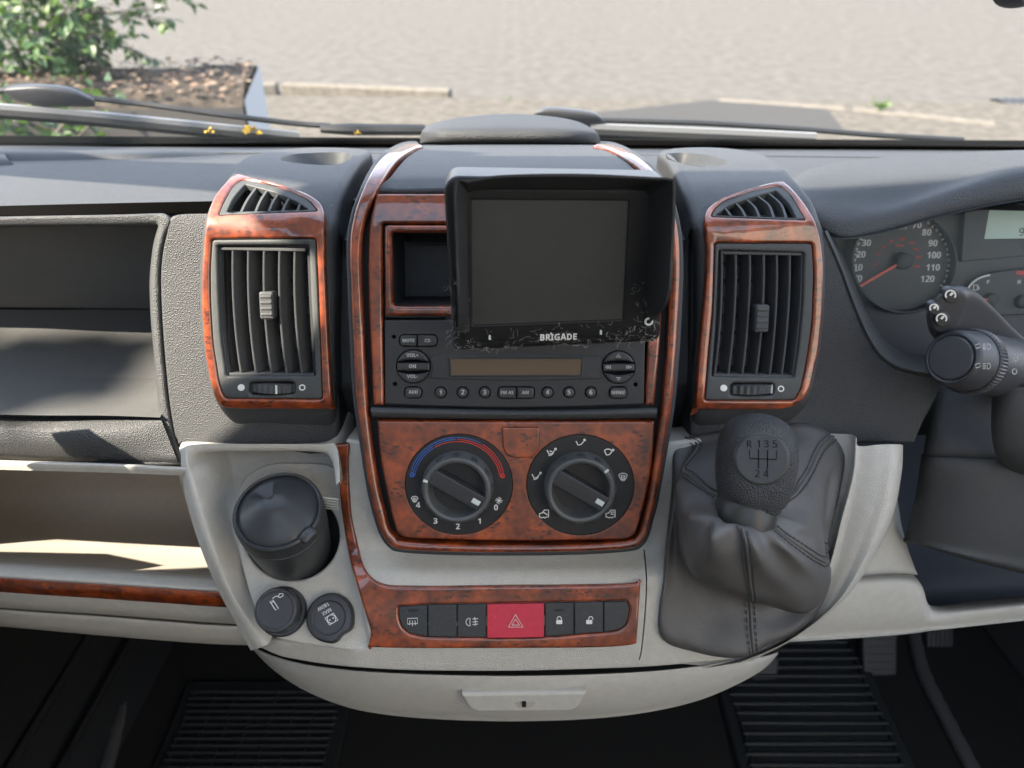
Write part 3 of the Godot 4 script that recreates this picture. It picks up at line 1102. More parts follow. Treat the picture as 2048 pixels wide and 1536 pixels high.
# ---------- the cab shell round the camera ----------
func van_body() -> void:
	var vb := thing("van_body", "van cab body with windscreen, side windows and roof around the dashboard", "van body", eye + Vector3(0, -1.1, -0.3))
	var L := -0.93; var R := 0.93
	var y0 := eye.y
	var b := Bld.new()
	# roof and header above the windscreen
	var top := 0.68; var hz := -0.25
	# roof with the habitation rooflight behind the seats
	var rl := [0.5, 1.75, 0.8]       # rooflight from z, to z, half width
	b.box(Vector3(0, y0 + top, (hz + rl[0]) / 2), Vector3(2.0, 0.05, rl[0] - hz), Basis.IDENTITY, 0.01)
	b.box(Vector3(0, y0 + top, rl[1] + 0.25), Vector3(2.0, 0.05, 0.5), Basis.IDENTITY, 0.01)
	for sx: float in [-1.0, 1.0]:
		b.box(Vector3(sx * (rl[2] + 0.1), y0 + top, (rl[0] + rl[1]) / 2), Vector3(0.2, 0.046, rl[1] - rl[0]), Basis.IDENTITY, 0.01)
	part(b, "roof", M.cream, vb)
	b = Bld.new()
	b.box(Vector3(0, y0 + top - 0.05, hz + 0.02), Vector3(1.96, 0.1, 0.05), Basis(Vector3.RIGHT, -0.7), 0.01)
	part(b, "windscreen_header", M.cream, vb)
	for sx: float in [L, R]:
		b = Bld.new()
		b.add(tube([Vector3(sx, y0 - 0.42, -1.14), Vector3(sx, y0 + top, hz)], 0.045, 8))
		part(b, "pillar", M.cowl, vb)
		var zr := -0.2 if sx < 0 else 0.35      # rear edge of the door window, raked like the pillar
		b = Bld.new()
		b.box(Vector3(sx, y0 - 0.75, 0.55), Vector3(0.06, 0.74, 3.4), Basis.IDENTITY, 0.01)
		part(b, "door", M.cowl, vb)
		b = Bld.new()
		b.box(Vector3(sx, y0 + top - 0.04, 1.0), Vector3(0.05, 0.09, 2.5), Basis.IDENTITY, 0.01)
		part(b, "roof_rail", M.cream, vb)
		b = Bld.new()
		var za: float = zr - 0.12; var zb: float = zr + 0.043
		var sl := [PackedVector3Array(), PackedVector3Array()]
		for q in [[-0.4, za], [0.66, zb], [0.66, 2.25], [-0.4, 2.25]]:
			for e in 2: sl[e].push_back(Vector3(sx + 0.06 * e - 0.03, y0 + q[0], q[1]))
		b.strip(sl[0], sl[1], true); b.fan(sl[1])
		var rv: PackedVector3Array = sl[0].duplicate(); rv.reverse(); b.fan(rv)
		part(b, "side_wall", M.cream, vb)
	b = Bld.new()
	b.box(Vector3(0, y0 - 0.2, 2.27), Vector3(2.0, 1.8, 0.05), Basis.IDENTITY, 0.01)
	part(b, "bulkhead", M.cream, vb)
	# passenger seat, beside the camera
	var se := thing("passenger_seat", "beige cloth passenger seat beside the camera", "seat", eye + Vector3(-0.66, -1.05, -0.2))
	b = Bld.new()
	b.box(eye + Vector3(-0.69, -0.48, -0.2), Vector3(0.44, 0.3, 0.58), Basis.IDENTITY, 0.05)
	part(b, "cushion", M.seat, se)
	b = Bld.new()
	b.box(eye + Vector3(-0.66, -0.84, -0.12), Vector3(0.34, 0.42, 0.4), Basis.IDENTITY, 0.02)
	part(b, "base", M.rubber, se)
	b = Bld.new()
	b.box(eye + Vector3(-0.51, -0.24, -0.2), Vector3(0.06, 0.1, 0.5), Basis.IDENTITY, 0.025)
	part(b, "armrest", M.seat, se)
	b = Bld.new()
	b.box(eye + Vector3(-0.66, -0.08, 0.2), Vector3(0.44, 0.7, 0.14), Basis(Vector3.RIGHT, -0.2), 0.05)
	part(b, "backrest", M.seat, se)
	# scuttle: sheet metal below the glass, outside
	b = Bld.new()
	b.add(surf(net([[[-700, 296, -1.06], [1024, 300, -1.08], [2750, 306, -1.06]], [[-700, 330, -1.22], [1024, 330, -1.26], [2750, 336, -1.22]], [[-700, 520, -1.45], [1024, 520, -1.5], [2750, 520, -1.45]], [[-700, 1500, -1.45], [1024, 1500, -1.5], [2750, 1500, -1.45]]]), 8, 4))
	part(b, "scuttle", M.rubber, vb, 38, eye + Vector3(0, 2, -2))
	# windscreen
	var ws := thing("windscreen", "raked windscreen glass with black lower border above the dashboard", "windscreen", eye + Vector3(0, -0.3, -1.05))
	b = Bld.new()
	var rows := []
	var ylo := W(1024, 283, -1.05).y
	for i in 7:
		var t := i / 6.0
		var row := PackedVector3Array()
		for j in 13:
			var x := lerpf(L, R, j / 12.0)
			row.push_back(Vector3(x, lerpf(ylo, y0 + top, t), lerpf(-1.05, hz - 0.02, t) + 0.06 * x * x))
		rows.push_back(row)
	b.grid(rows)
	part(b, "glass_pane", M.glass, ws, 60, eye)
	b = Bld.new()
	b.add(tube(curve3([W(-700, 268, -1.04), W(0, 281, -1.046), W(700, 285, -1.05), W(1350, 287.5, -1.05), W(2048, 291, -1.046), W(2750, 295, -1.04)], 6), 0.0068, 6))
	part(b, "black_border", M.frit, ws)
	# round mount stuck to the glass at the top right
	var mr := thing("windscreen_mount", "dark round suction mount on the windscreen glass", "mount")
	b = Bld.new()
	var t := Transform3D(Basis(Vector3.RIGHT, 0.67), W(2066, -28, -0.855))
	b.add(lathe([[0.0, -0.012], [0.03, -0.011], [0.034, -0.006], [0.026, 0.0], [0.012, 0.005], [0.01, 0.016], [0.0, 0.017]], t, 32))
	part(b, "cup", M.stalk, mr)

# ---------- footwell ----------
func floor_and_mats() -> void:
	var fy := eye.y - 1.05
	var b := Bld.new()
	b.quad(Vector3(-0.95, fy, -1.25), Vector3(0.95, fy, -1.25), Vector3(0.95, fy, 2.3), Vector3(-0.95, fy, 2.3))
	b.quad(Vector3(-0.95, fy, -1.02), Vector3(0.95, fy, -1.02), Vector3(0.95, eye.y - 0.45, -1.2), Vector3(-0.95, eye.y - 0.45, -1.2))
	setting(b, "cab_floor", M.carpet, 38, eye)
	# moulded side trims that rise at both sides of the footwell
	for s in [-1, 1]:
		var tr := thing("sill_trim", "black ribbed side trim of the passenger footwell" if s < 0 else "black side trim beside the accelerator pedal", "trim")
		var rows := []
		for z in [-1.15, -0.9, -0.7, -0.5, -0.3]:
			var row := []
			var x0: float = -0.56 if s < 0 else 0.8
			for q in [[0.0, 0.004], [0.05, 0.03], [0.09, 0.11], [0.12, 0.25], [0.13, 0.5]]:
				row.push_back(Vector3(x0 + s * q[0] + (0.1 * (z + 0.9) * (1 if s > 0 else -0.4)), fy + q[1], z))
			rows.push_back(row)
		var tb := surf(rows, 5, 5)
		part(tb, "panel", M.rubber, tr, 50, eye)
		if s < 0:
			for k in 3:
				var rb := Bld.new()
				var x := -0.6 - 0.035 * k
				rb.add(tube([Vector3(x, fy + 0.05 + 0.05 * k, -1.1), Vector3(x - 0.02, fy + 0.05 + 0.05 * k, -0.4)], 0.006, 8))
				part(rb, "rib", M.rubber, tr)
	# braided edge bindings lying on the floor
	var bind := [[[283, 1262], [262, 1340], [238, 1430], [205, 1545]], [[1830, 1262], [1850, 1340], [1895, 1430], [1958, 1550]]]
	for i in 2:
		var t := thing("edge_binding", ["grey woven edge binding of the carpet on the passenger side", "grey woven edge binding of the carpet by the accelerator"][i], "binding")
		var pts := []
		for p in bind[i]: pts.push_back(WY(p[0], p[1], fy + 0.012))
		var cv := curve3(pts, 8)
		var rows := []
		for j in cv.size():
			var row := []
			for k in 7:
				var a := PI * k / 6.0
				row.push_back(cv[j] + Vector3(-cos(a) * 0.011, sin(a) * 0.01 - 0.008 + 0.0015 * sin(j * 2.4 + k), 0))
			rows.push_back(PackedVector3Array(row))
		var bb := Bld.new(); bb.grid(rows)
		part(bb, "braid", M.binding, t, 60, eye)
	# rubber mats with raised ribs
	for i in 2:
		var m := thing("rubber_mat", ["black rubber mat with a grid of square ribs, passenger footwell", "black rubber mat with cross ribs, driver footwell under the pedals"][i], "mat")
		var x0 := [WY(300, 1560, fy).x, WY(1480, 1560, fy).x][i] as float
		var x1 := [WY(672, 1560, fy).x, WY(1838, 1560, fy).x][i] as float
		var z0 := -0.56; var z1: float = WY(400, 1385 if i == 0 else 1290, fy).z
		var sb := Bld.new()
		sb.box(Vector3((x0 + x1) / 2, fy + 0.006, (z0 + z1) / 2), Vector3(absf(x1 - x0), 0.008, absf(z1 - z0) + 0.03), Basis.IDENTITY, 0.003)
		part(sb, "base", M.mat, m)
		var n := 26
		var k := 0
		var z := z0
		while z > z1:
			var rb := Bld.new()
			var wob := 0.0025 * sin(z * 60.0)
			rb.box(Vector3((x0 + x1) / 2 + wob, fy + 0.0125, z), Vector3(absf(x1 - x0) - 0.03, 0.007, 0.0052 if i == 0 else 0.0075), Basis(Vector3.UP, 0.004 * sin(z * 90.0)), 0.0025)
			part(rb, "rib", M.mat, m)
			z -= 0.0112 if i == 0 else 0.0165
		for j in (8 if i == 0 else 2):
			var x := lerpf(x0 + 0.02, x1 - 0.02, j / (7.0 if i == 0 else 1.0))
			var rb := Bld.new()
			rb.box(Vector3(x, fy + 0.0115, (z0 + z1) / 2), Vector3(0.004, 0.006, absf(z1 - z0)), Basis.IDENTITY, 0.0015)
			part(rb, "cross_rib", M.mat, m)
	# pedals
	var ped := [["clutch_pedal", "rubber clutch pedal partly hidden by the gear lever console", 1497, 1312, 1557, 1364, -0.80, 6, false], ["brake_pedal", "ribbed rubber brake pedal below the beige lower dash", 1722, 1268, 1794, 1352, -0.82, 5, false], ["accelerator_pedal", "tall accelerator pedal with vertical ribs", 1850, 1252, 1906, 1338, -0.86, 6, true]]
	for p in ped:
		var t := thing(p[0], p[1], "pedal")
		var fl := Flat.new(self, W((p[2] + p[4]) / 2.0, (p[3] + p[5]) / 2.0, p[6]), Vector3(0, 0.62, 0.78))
		var o := rnd([[p[2], p[3]], [p[4], p[3]], [p[4] - 2, p[5]], [p[2] + 4, p[5]]], 9)
		part(plate(fl, seen(fl, o), [], -0.012, 0.004, 0.004, 0.0, -1, true), "pad", M.pedal, t)
		for k in p[7]:
			var f: float = (k + 0.7) / (p[7] + 0.4)
			var q0: Vector2; var q1: Vector2
			if p[8]:
				var x: float = lerpf(p[2], p[4], f)
				q0 = fl.px(x, p[3] + 6, 0.004); q1 = fl.px(x, p[5] - 6, 0.004)
			else:
				var y: float = lerpf(p[3], p[5], f)
				q0 = fl.px(p[2] + 8, y, 0.004); q1 = fl.px(p[4] - 8, y, 0.004)
			var rb := Bld.new()
			line2(rb, fl, [q0, q1], 0.003, 0.0038, 0.002)
			part(rb, "rib", M.pedal, t, 38, eye)
		var arm := Bld.new()
		arm.add(tube([fl.pt((p[2] + p[4]) / 2.0, p[3] + 20.0, -0.012), fl.pt((p[2] + p[4]) / 2.0, p[3] - 40.0, -0.05), W((p[2] + p[4]) / 2.0, p[3] - 120.0, -0.95)], 0.009, 8))
		part(arm, "arm", M.rubber, t)

var dash: Node3D
var CON: Sheet

func rows_px(sh, rows: Array) -> Array:
	# rows of [px, py, w] measured on a reference surface
	var o := []
	for r in rows:
		var q := []
		for p in r: q.push_back(sh.pt(p[0], p[1], p[2]))
		o.push_back(q)
	return o

func band(cols: Array, sec: Array) -> Array:
	# strip of rows: every section entry is [y at each column..., z at each column...]
	var o := []
	for s in sec:
		var r := []
		for i in cols.size(): r.push_back(W(cols[i], s[0][i], s[1][i]))
		o.push_back(r)
	return o

func stroke(sh, parts: Array, wd: float, w: float, called: String, mat: Material, parent: Node3D, th := 0.0002) -> void:
	# printed symbol: polylines in survey pixels; a last element "c" closes the line
	var b := Bld.new()
	for l in parts:
		var cl: bool = l[-1] is String
		var pts := PackedVector2Array()
		for p in l:
			if p is String: continue
			pts.push_back(sh.px(p[0], p[1], w))
		line2(b, sh, pts, wd, w, th, cl)
	part(b, called, mat, parent, 38, eye)

func arc(cx: float, cy: float, rx: float, ry: float, a0: float, a1: float, n := 14) -> Array:
	var o := []
	for i in n + 1:
		var a := deg_to_rad(lerpf(a0, a1, float(i) / n))
		o.push_back([cx + cos(a) * rx, cy - sin(a) * ry])
	return o

func dash_skin() -> void:
	dash = thing("dashboard", "dark grey grained van dashboard with glove shelf and beige lower tray", "dashboard", eye + Vector3(0, -0.6, -0.6))
	# upper pad from the screen back to the brow
	var xs := [-700, -250, 0, 300, 560, 800, 1024, 1350, 1600, 2048, 2750]
	var sec := [
		[[283, 286, 289, 292, 294, 295, 296, 297, 298, 300, 304], -1.06],
		[[297, 299, 300, 301, 301, 302, 303, 305, 306, 309, 312], -0.965],
		[[312, 309, 307, 305, 304, 305, 307, 309, 311, 316, 320], -0.90],
		[[326, 322, 319, 314, 309, 309, 311, 313, 316, 322, 330], -0.885],
		[[352, 345, 340, 333, 322, 322, 324, 328, 332, 340, 352], -0.80],
		[[395, 382, 372, 362, 352, 352, 352, 356, 365, 380, 395], -0.70],
		[[420, 408, 400, 394, 390, 390, 390, 394, 400, 410, 425], -0.635],
		[[428, 416, 409, 402, 398, 398, 398, 402, 408, 418, 433], -0.615],
		[[434, 421, 413, 406, 402, 402, 402, 406, 412, 422, 438], -0.617],
		[[430, 417, 410, 404, 400, 400, 400, 404, 410, 420, 434], -0.68]]
	var rows := []
	for s in sec:
		var r := []
		for i in xs.size():
			var sweep := 0.0 if absf(xs[i] - 1024.0) < 500.0 else -(absf(xs[i] - 1024.0) - 500.0) / 1000.0 * 0.03
			r.push_back(W(xs[i], s[0][i], s[1] + (sweep if s[1] > -0.8 else 0.0)))
		rows.push_back(r)
	part(surf(rows, 6, 6), "top_pad", M.dash, dash, 50, eye)
	# grip rail moulded along the left of the screen shelf
	var rail := Bld.new()
	rail.add(surf(net([[[-500, 300, -0.93], [0, 304, -0.925], [300, 304, -0.925], [560, 303, -0.93]], [[-500, 297, -0.915], [0, 300, -0.905], [300, 301, -0.905], [560, 301, -0.92]], [[-500, 303, -0.895], [0, 306, -0.885], [300, 306, -0.885], [560, 304, -0.91]], [[-500, 330, -0.88], [0, 324, -0.872], [300, 317, -0.875], [560, 309, -0.9]]]), 6, 4))
	part(rail, "screen_rail", M.dash_smooth, dash, 50, eye)
	var corner := Bld.new()
	corner.add(surf(net([[[-300, 300, -0.9], [-60, 303, -0.9], [10, 306, -0.9]], [[-300, 310, -0.85], [-60, 312, -0.85], [14, 316, -0.85]], [[-300, 338, -0.83], [-60, 336, -0.83], [40, 340, -0.84]], [[-300, 350, -0.86], [-60, 346, -0.86], [44, 346, -0.87]]]), 4, 4))
	part(corner, "end_cap", M.dash_smooth, dash, 50, eye)

	# skins beside the vent pods
	var lo := spl([[344, 430], [420, 424], [540, 424], [668, 424], [668, 660], [668, 893], [520, 893], [372, 893], [352, 880], [345, 857], [336, 800], [328, 720], [322, 640], [319, 556], [322, 510], [330, 470]], 5)
	part(plate(PAN, seen(PAN, lo), [], -0.04, 0.0, 0.003, 0.012), "left_skin", M.dash, dash, 38, eye)
	var ro := PackedVector2Array()
	for p in [[1380, 424], [1630, 424], [1641, 440]]: ro.push_back(Vector2(p[0], p[1]))
	var bowl := [[1648, 462], [1668, 505], [1686, 548], [1704, 598], [1721, 640], [1739, 678], [1762, 712], [1796, 736], [1840, 748], [1878, 752]]
	for p in spl(bowl, 4, false): ro.push_back(p)
	for p in [[1884, 770], [1874, 796], [1850, 840], [1830, 886], [1700, 888], [1380, 894]]: ro.push_back(Vector2(p[0], p[1]))
	part(plate(PAN, seen(PAN, ro), [], -0.05, 0.0, 0.003, 0.012), "right_skin", M.dash, dash, 38, eye)
	# valley floor behind the centre stack
	var vo := rnd([[640, 303], [1410, 303], [1416, 560], [1420, 905], [630, 905], [636, 560]], 4)
	part(plate(POD, seen(POD, vo, -0.03), [], -0.045, -0.03, 0.0, 0.02), "valley_floor", M.dash_smooth, dash, 38, eye)
	# bowl that dips to the instruments
	var r0 := []; var r1 := []; var r2 := []; var r3 := []
	for i in bowl.size():
		var p: Array = bowl[i]
		var t := i / 9.0
		var e := PAN.pt(p[0], p[1], -0.004)
		r0.push_back(PAN.pt(p[0] - 2 + 0.0 * t, p[1] + 1, 0.0))
		r1.push_back(PAN.pt(p[0] + lerpf(5, 2, t), p[1] - lerpf(1, 10, t), -0.004))
		r2.push_back(W(p[0] + lerpf(8, 10, t), p[1] - lerpf(2, 22, t), e.z - 0.045))
		r3.push_back(W(p[0] + lerpf(10, 14, t), p[1] - lerpf(4, 42, t), -0.70))
	part(surf([r0, r1, r2, r3], 4, 6), "instrument_bowl", M.dash, dash, 50, eye)

	# glove shelf: frame, rolled lip, floor, back
	var fo := rnd([[-500, 455], [332, 425, 14], [344, 440, 10], [330, 472, 8], [322, 510, 8], [318, 556, 20], [321, 640, 20], [327, 720, 20], [335, 800, 20], [344, 857, 15], [352, 885, 8], [366, 930, 4], [-500, 906]], 0)
	var fh := rnd([[-490, 474], [312, 449, 5], [301, 486, 20], [293, 556, 30], [296, 640, 30], [305, 735, 30], [314, 835, 3], [-490, 822]], 0)
	part(plate(PAN, seen(PAN, fo), [seen(PAN, fh)], -0.03, 0.001, 0.0025, 0.012, 0.007), "glove_frame", M.dash, dash, 38, eye)
	var lip := []
	for q in [[0, -0.012], [5, 0.002], [14, 0.010], [34, 0.0155], [60, 0.014], [80, 0.007], [90, 0.0]]:
		var r := []
		for x in [-490, -250, 0, 180, 320]:
			var y0: float = lerpf(819, 834, (x + 490) / 810.0)
			var y1: float = lerpf(905, 930, (x + 490) / 855.0)
			r.push_back(PAN.pt(x + (0 if x < 300 else q[0] * 0.42), lerpf(y0, y1, q[0] / 90.0), q[1] if x < 300 else minf(q[1], 0.004)))
		lip.push_back(r)
	part(surf(lip, 6, 4), "glove_lip", M.dash, dash, 50, eye)
	var fl := net([[[-520, 812, -0.575], [0, 829, -0.525], [200, 831, -0.517], [320, 835, -0.513]], [[-520, 790, -0.6], [0, 800, -0.55], [200, 801, -0.545], [334, 803, -0.541]], [[-520, 740, -0.63], [0, 748, -0.59], [200, 752, -0.585], [350, 755, -0.58]], [[-520, 730, -0.635], [0, 738, -0.597], [200, 742, -0.592], [352, 745, -0.587]], [[-520, 612, -0.73], [0, 619, -0.70], [200, 619, -0.70], [380, 619, -0.70]]])
	part(surf(fl, 4, 5), "glove_floor", M.glove, dash, 40, eye)
	var bk := Bld.new()
	bk.quad(W(-520, 611, -0.73), W(380, 618, -0.70), W(380, 425, -0.66), W(-520, 440, -0.69))
	bk.quad(W(-520, 440, -0.69), W(380, 425, -0.66), W(338, 446, -0.605), W(-520, 470, -0.63))
	part(bk, "glove_back", M.glove, dash, 20, eye)

	# beige rail under the glove shelf and the open tray below it
	var c := [-500, 0, 200, 400, 500]
	var z := func(d: float) -> Array: return [-0.555 + d, -0.51 + d, -0.497 + d, -0.484 + d, -0.48 + d]
	var cr_ := [-500, 0, 200, 330, 376]
	part(surf(band(cr_, [[[903, 920, 926, 932, 934], z.call(-0.012)], [[906, 922.5, 928, 934, 936], z.call(0.0)], [[922, 936, 941, 946, 948], z.call(0.001)], [[924, 938, 943, 948, 950], z.call(-0.005)], [[900, 915, 920, 925, 927], z.call(-0.05)]]), 5, 4), "tray_rail", M.beige, dash, 40, eye)
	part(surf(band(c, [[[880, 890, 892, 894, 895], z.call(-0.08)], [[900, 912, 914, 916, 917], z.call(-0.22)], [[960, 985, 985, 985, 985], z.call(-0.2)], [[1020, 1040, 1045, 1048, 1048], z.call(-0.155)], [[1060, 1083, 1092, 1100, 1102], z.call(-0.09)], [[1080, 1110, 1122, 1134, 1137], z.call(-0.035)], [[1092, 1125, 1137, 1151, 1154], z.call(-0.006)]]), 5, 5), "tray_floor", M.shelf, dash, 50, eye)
	var tw := Bld.new()
	tw.add(surf(net([[[-330, 900, -0.55], [-60, 930, -0.72]], [[-330, 1000, -0.55], [-120, 1020, -0.70]], [[-330, 1110, -0.53], [-60, 1075, -0.60]]]), 5, 5))
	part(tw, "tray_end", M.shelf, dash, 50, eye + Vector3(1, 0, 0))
	part(surf(band(c, [[[1090, 1123, 1135, 1149, 1152], z.call(-0.014)], [[1092, 1125, 1137, 1151, 1154], z.call(-0.004)], [[1096, 1130, 1143, 1157, 1161], z.call(0.008)], [[1112, 1147, 1160, 1174, 1178], z.call(0.02)], [[1120, 1156, 1169, 1182, 1187], z.call(0.022)]]), 6, 4), "tray_lip", M.beige, dash, 50, eye)
	part(surf(band(c, [[[1119.5, 1155.5, 1168.5, 1181.5, 1186.5], z.call(0.0222)], [[1121, 1157, 1170, 1183, 1188], z.call(0.0245)], [[1132, 1170, 1183, 1197, 1203], z.call(0.0265)], [[1144, 1182.5, 1196, 1210, 1216], z.call(0.0245)], [[1145, 1184, 1197, 1211.5, 1217.5], z.call(0.0222)]]), 6, 4), "tray_wood_strip", M.wood, dash, 60, eye)
	part(surf(band(c, [[[1144, 1183, 1196, 1210, 1216], z.call(0.022)], [[1165, 1203, 1216, 1231, 1236], z.call(0.021)], [[1176, 1214, 1227, 1242, 1248], z.call(0.014)], [[1177, 1216, 1229, 1244, 1250], z.call(0.0)]]), 6, 4), "tray_valance", M.beige, dash, 50, eye)
	part(surf(band(c, [[[1176, 1216, 1229, 1244, 1250], z.call(-0.005)], [[1178, 1219, 1233, 1249, 1254], z.call(0.008)], [[1196, 1235, 1250, 1268, 1273], z.call(0.009)], [[1208, 1250, 1267, 1283, 1287], z.call(0.002)], [[1206, 1250, 1268, 1284, 1288], z.call(-0.02)], [[1180, 1225, 1240, 1255, 1260], z.call(-0.12)]]), 6, 4), "tray_underside", M.beige, dash, 50, eye)

	# beige lower dash on the driver's side, with the dark knee recess above its rail
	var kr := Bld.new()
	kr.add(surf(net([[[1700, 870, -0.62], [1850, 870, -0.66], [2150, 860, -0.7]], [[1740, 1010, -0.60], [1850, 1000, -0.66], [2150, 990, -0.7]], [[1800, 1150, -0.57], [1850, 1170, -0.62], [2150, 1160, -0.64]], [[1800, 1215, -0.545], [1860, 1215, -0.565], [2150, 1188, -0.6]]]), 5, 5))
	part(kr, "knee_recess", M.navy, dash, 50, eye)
	part(surf(net([
		[[1560, 880, -0.56], [1700, 884, -0.565], [1780, 960, -0.57], [1800, 1030, -0.575]],
		[[1560, 960, -0.54], [1700, 970, -0.55], [1786, 1010, -0.555], [1803, 1050, -0.57]],
		[[1560, 1080, -0.52], [1690, 1080, -0.53], [1790, 1080, -0.535], [1816, 1098, -0.55]],
		[[1560, 1150, -0.51], [1690, 1148, -0.515], [1795, 1140, -0.52], [1832, 1142, -0.53]],
		[[1560, 1158, -0.515], [1690, 1157, -0.522], [1795, 1150, -0.527], [1836, 1150, -0.54]]]), 5, 5), "knee_panel", M.beige_smooth, dash, 40, eye)
	part(surf(net([
		[[1560, 1156, -0.52], [1690, 1152, -0.525], [1795, 1147, -0.53], [1826, 1150, -0.535], [1846, 1196, -0.535], [1866, 1212, -0.535], [1950, 1203, -0.54], [2150, 1182, -0.55]],
		[[1560, 1160, -0.508], [1690, 1156, -0.513], [1795, 1150, -0.517], [1836, 1160, -0.52], [1850, 1198, -0.52], [1870, 1213, -0.52], [1950, 1207, -0.525], [2150, 1187, -0.535]],
		[[1560, 1178, -0.497], [1690, 1172, -0.50], [1795, 1165, -0.503], [1842, 1176, -0.505], [1856, 1210, -0.505], [1874, 1222, -0.505], [1950, 1216, -0.51], [2150, 1195, -0.52]],
		[[1560, 1230, -0.487], [1690, 1225, -0.49], [1795, 1220, -0.494], [1842, 1222, -0.496], [1856, 1236, -0.497], [1874, 1238, -0.498], [1950, 1228, -0.504], [2150, 1208, -0.514]],
		[[1560, 1275, -0.486], [1690, 1268, -0.49], [1795, 1262, -0.494], [1842, 1257, -0.496], [1856, 1255, -0.497], [1874, 1253, -0.498], [1950, 1245, -0.504], [2150, 1224, -0.514]],
		[[1560, 1283, -0.492], [1690, 1276, -0.496], [1795, 1268, -0.5], [1842, 1263, -0.502], [1856, 1261, -0.503], [1874, 1259, -0.504], [1950, 1251, -0.51], [2150, 1229, -0.52]],
		[[1560, 1255, -0.6], [1690, 1248, -0.6], [1795, 1242, -0.6], [1842, 1238, -0.6], [1856, 1236, -0.6], [1874, 1234, -0.6], [1950, 1228, -0.6], [2150, 1208, -0.6]]]), 4, 5), "lower_rail", M.beige_smooth, dash, 40, eye)
	# moulded tray lid on top of the dash
	var hump := thing("dash_tray_lid", "dark grey domed lid on the dashboard top below the windscreen", "lid", eye + Vector3(0, -0.2, -0.85))
	var hr := []
	var hx := [840, 848, 880, 940, 1018, 1100, 1156, 1190, 1200]
	var hs := [[[287, 287, 287.5, 288, 288, 288, 288, 288, 288], -0.775], [[284, 284, 285, 286, 286, 286, 286, 285, 284], -0.758], [[279, 272, 270, 270, 270, 270, 270, 272, 279], -0.755], [[276, 262, 256, 254, 253, 254, 257, 264, 277], -0.768], [[276, 259, 247, 240, 236, 240, 247, 262, 277], -0.82], [[277, 258, 243, 233, 228, 233, 244, 262, 278], -0.87], [[280, 268, 258, 252, 250, 252, 258, 270, 281], -0.93], [[290, 290, 290, 290, 290, 290, 290, 290, 290], -0.96]]
	for s in hs:
		var r := []
		for i in hx.size():
			var k: float = absf(i - 4.0) / 4.0
			r.push_back(W(1020 + (hx[i] - 1020) * 1.0, s[0][i], lerpf(s[1], -0.86, k * k * k * 0.9)))
		hr.push_back(r)
	part(surf(hr, 6, 5), "shell", M.dash, hump, 60, eye)

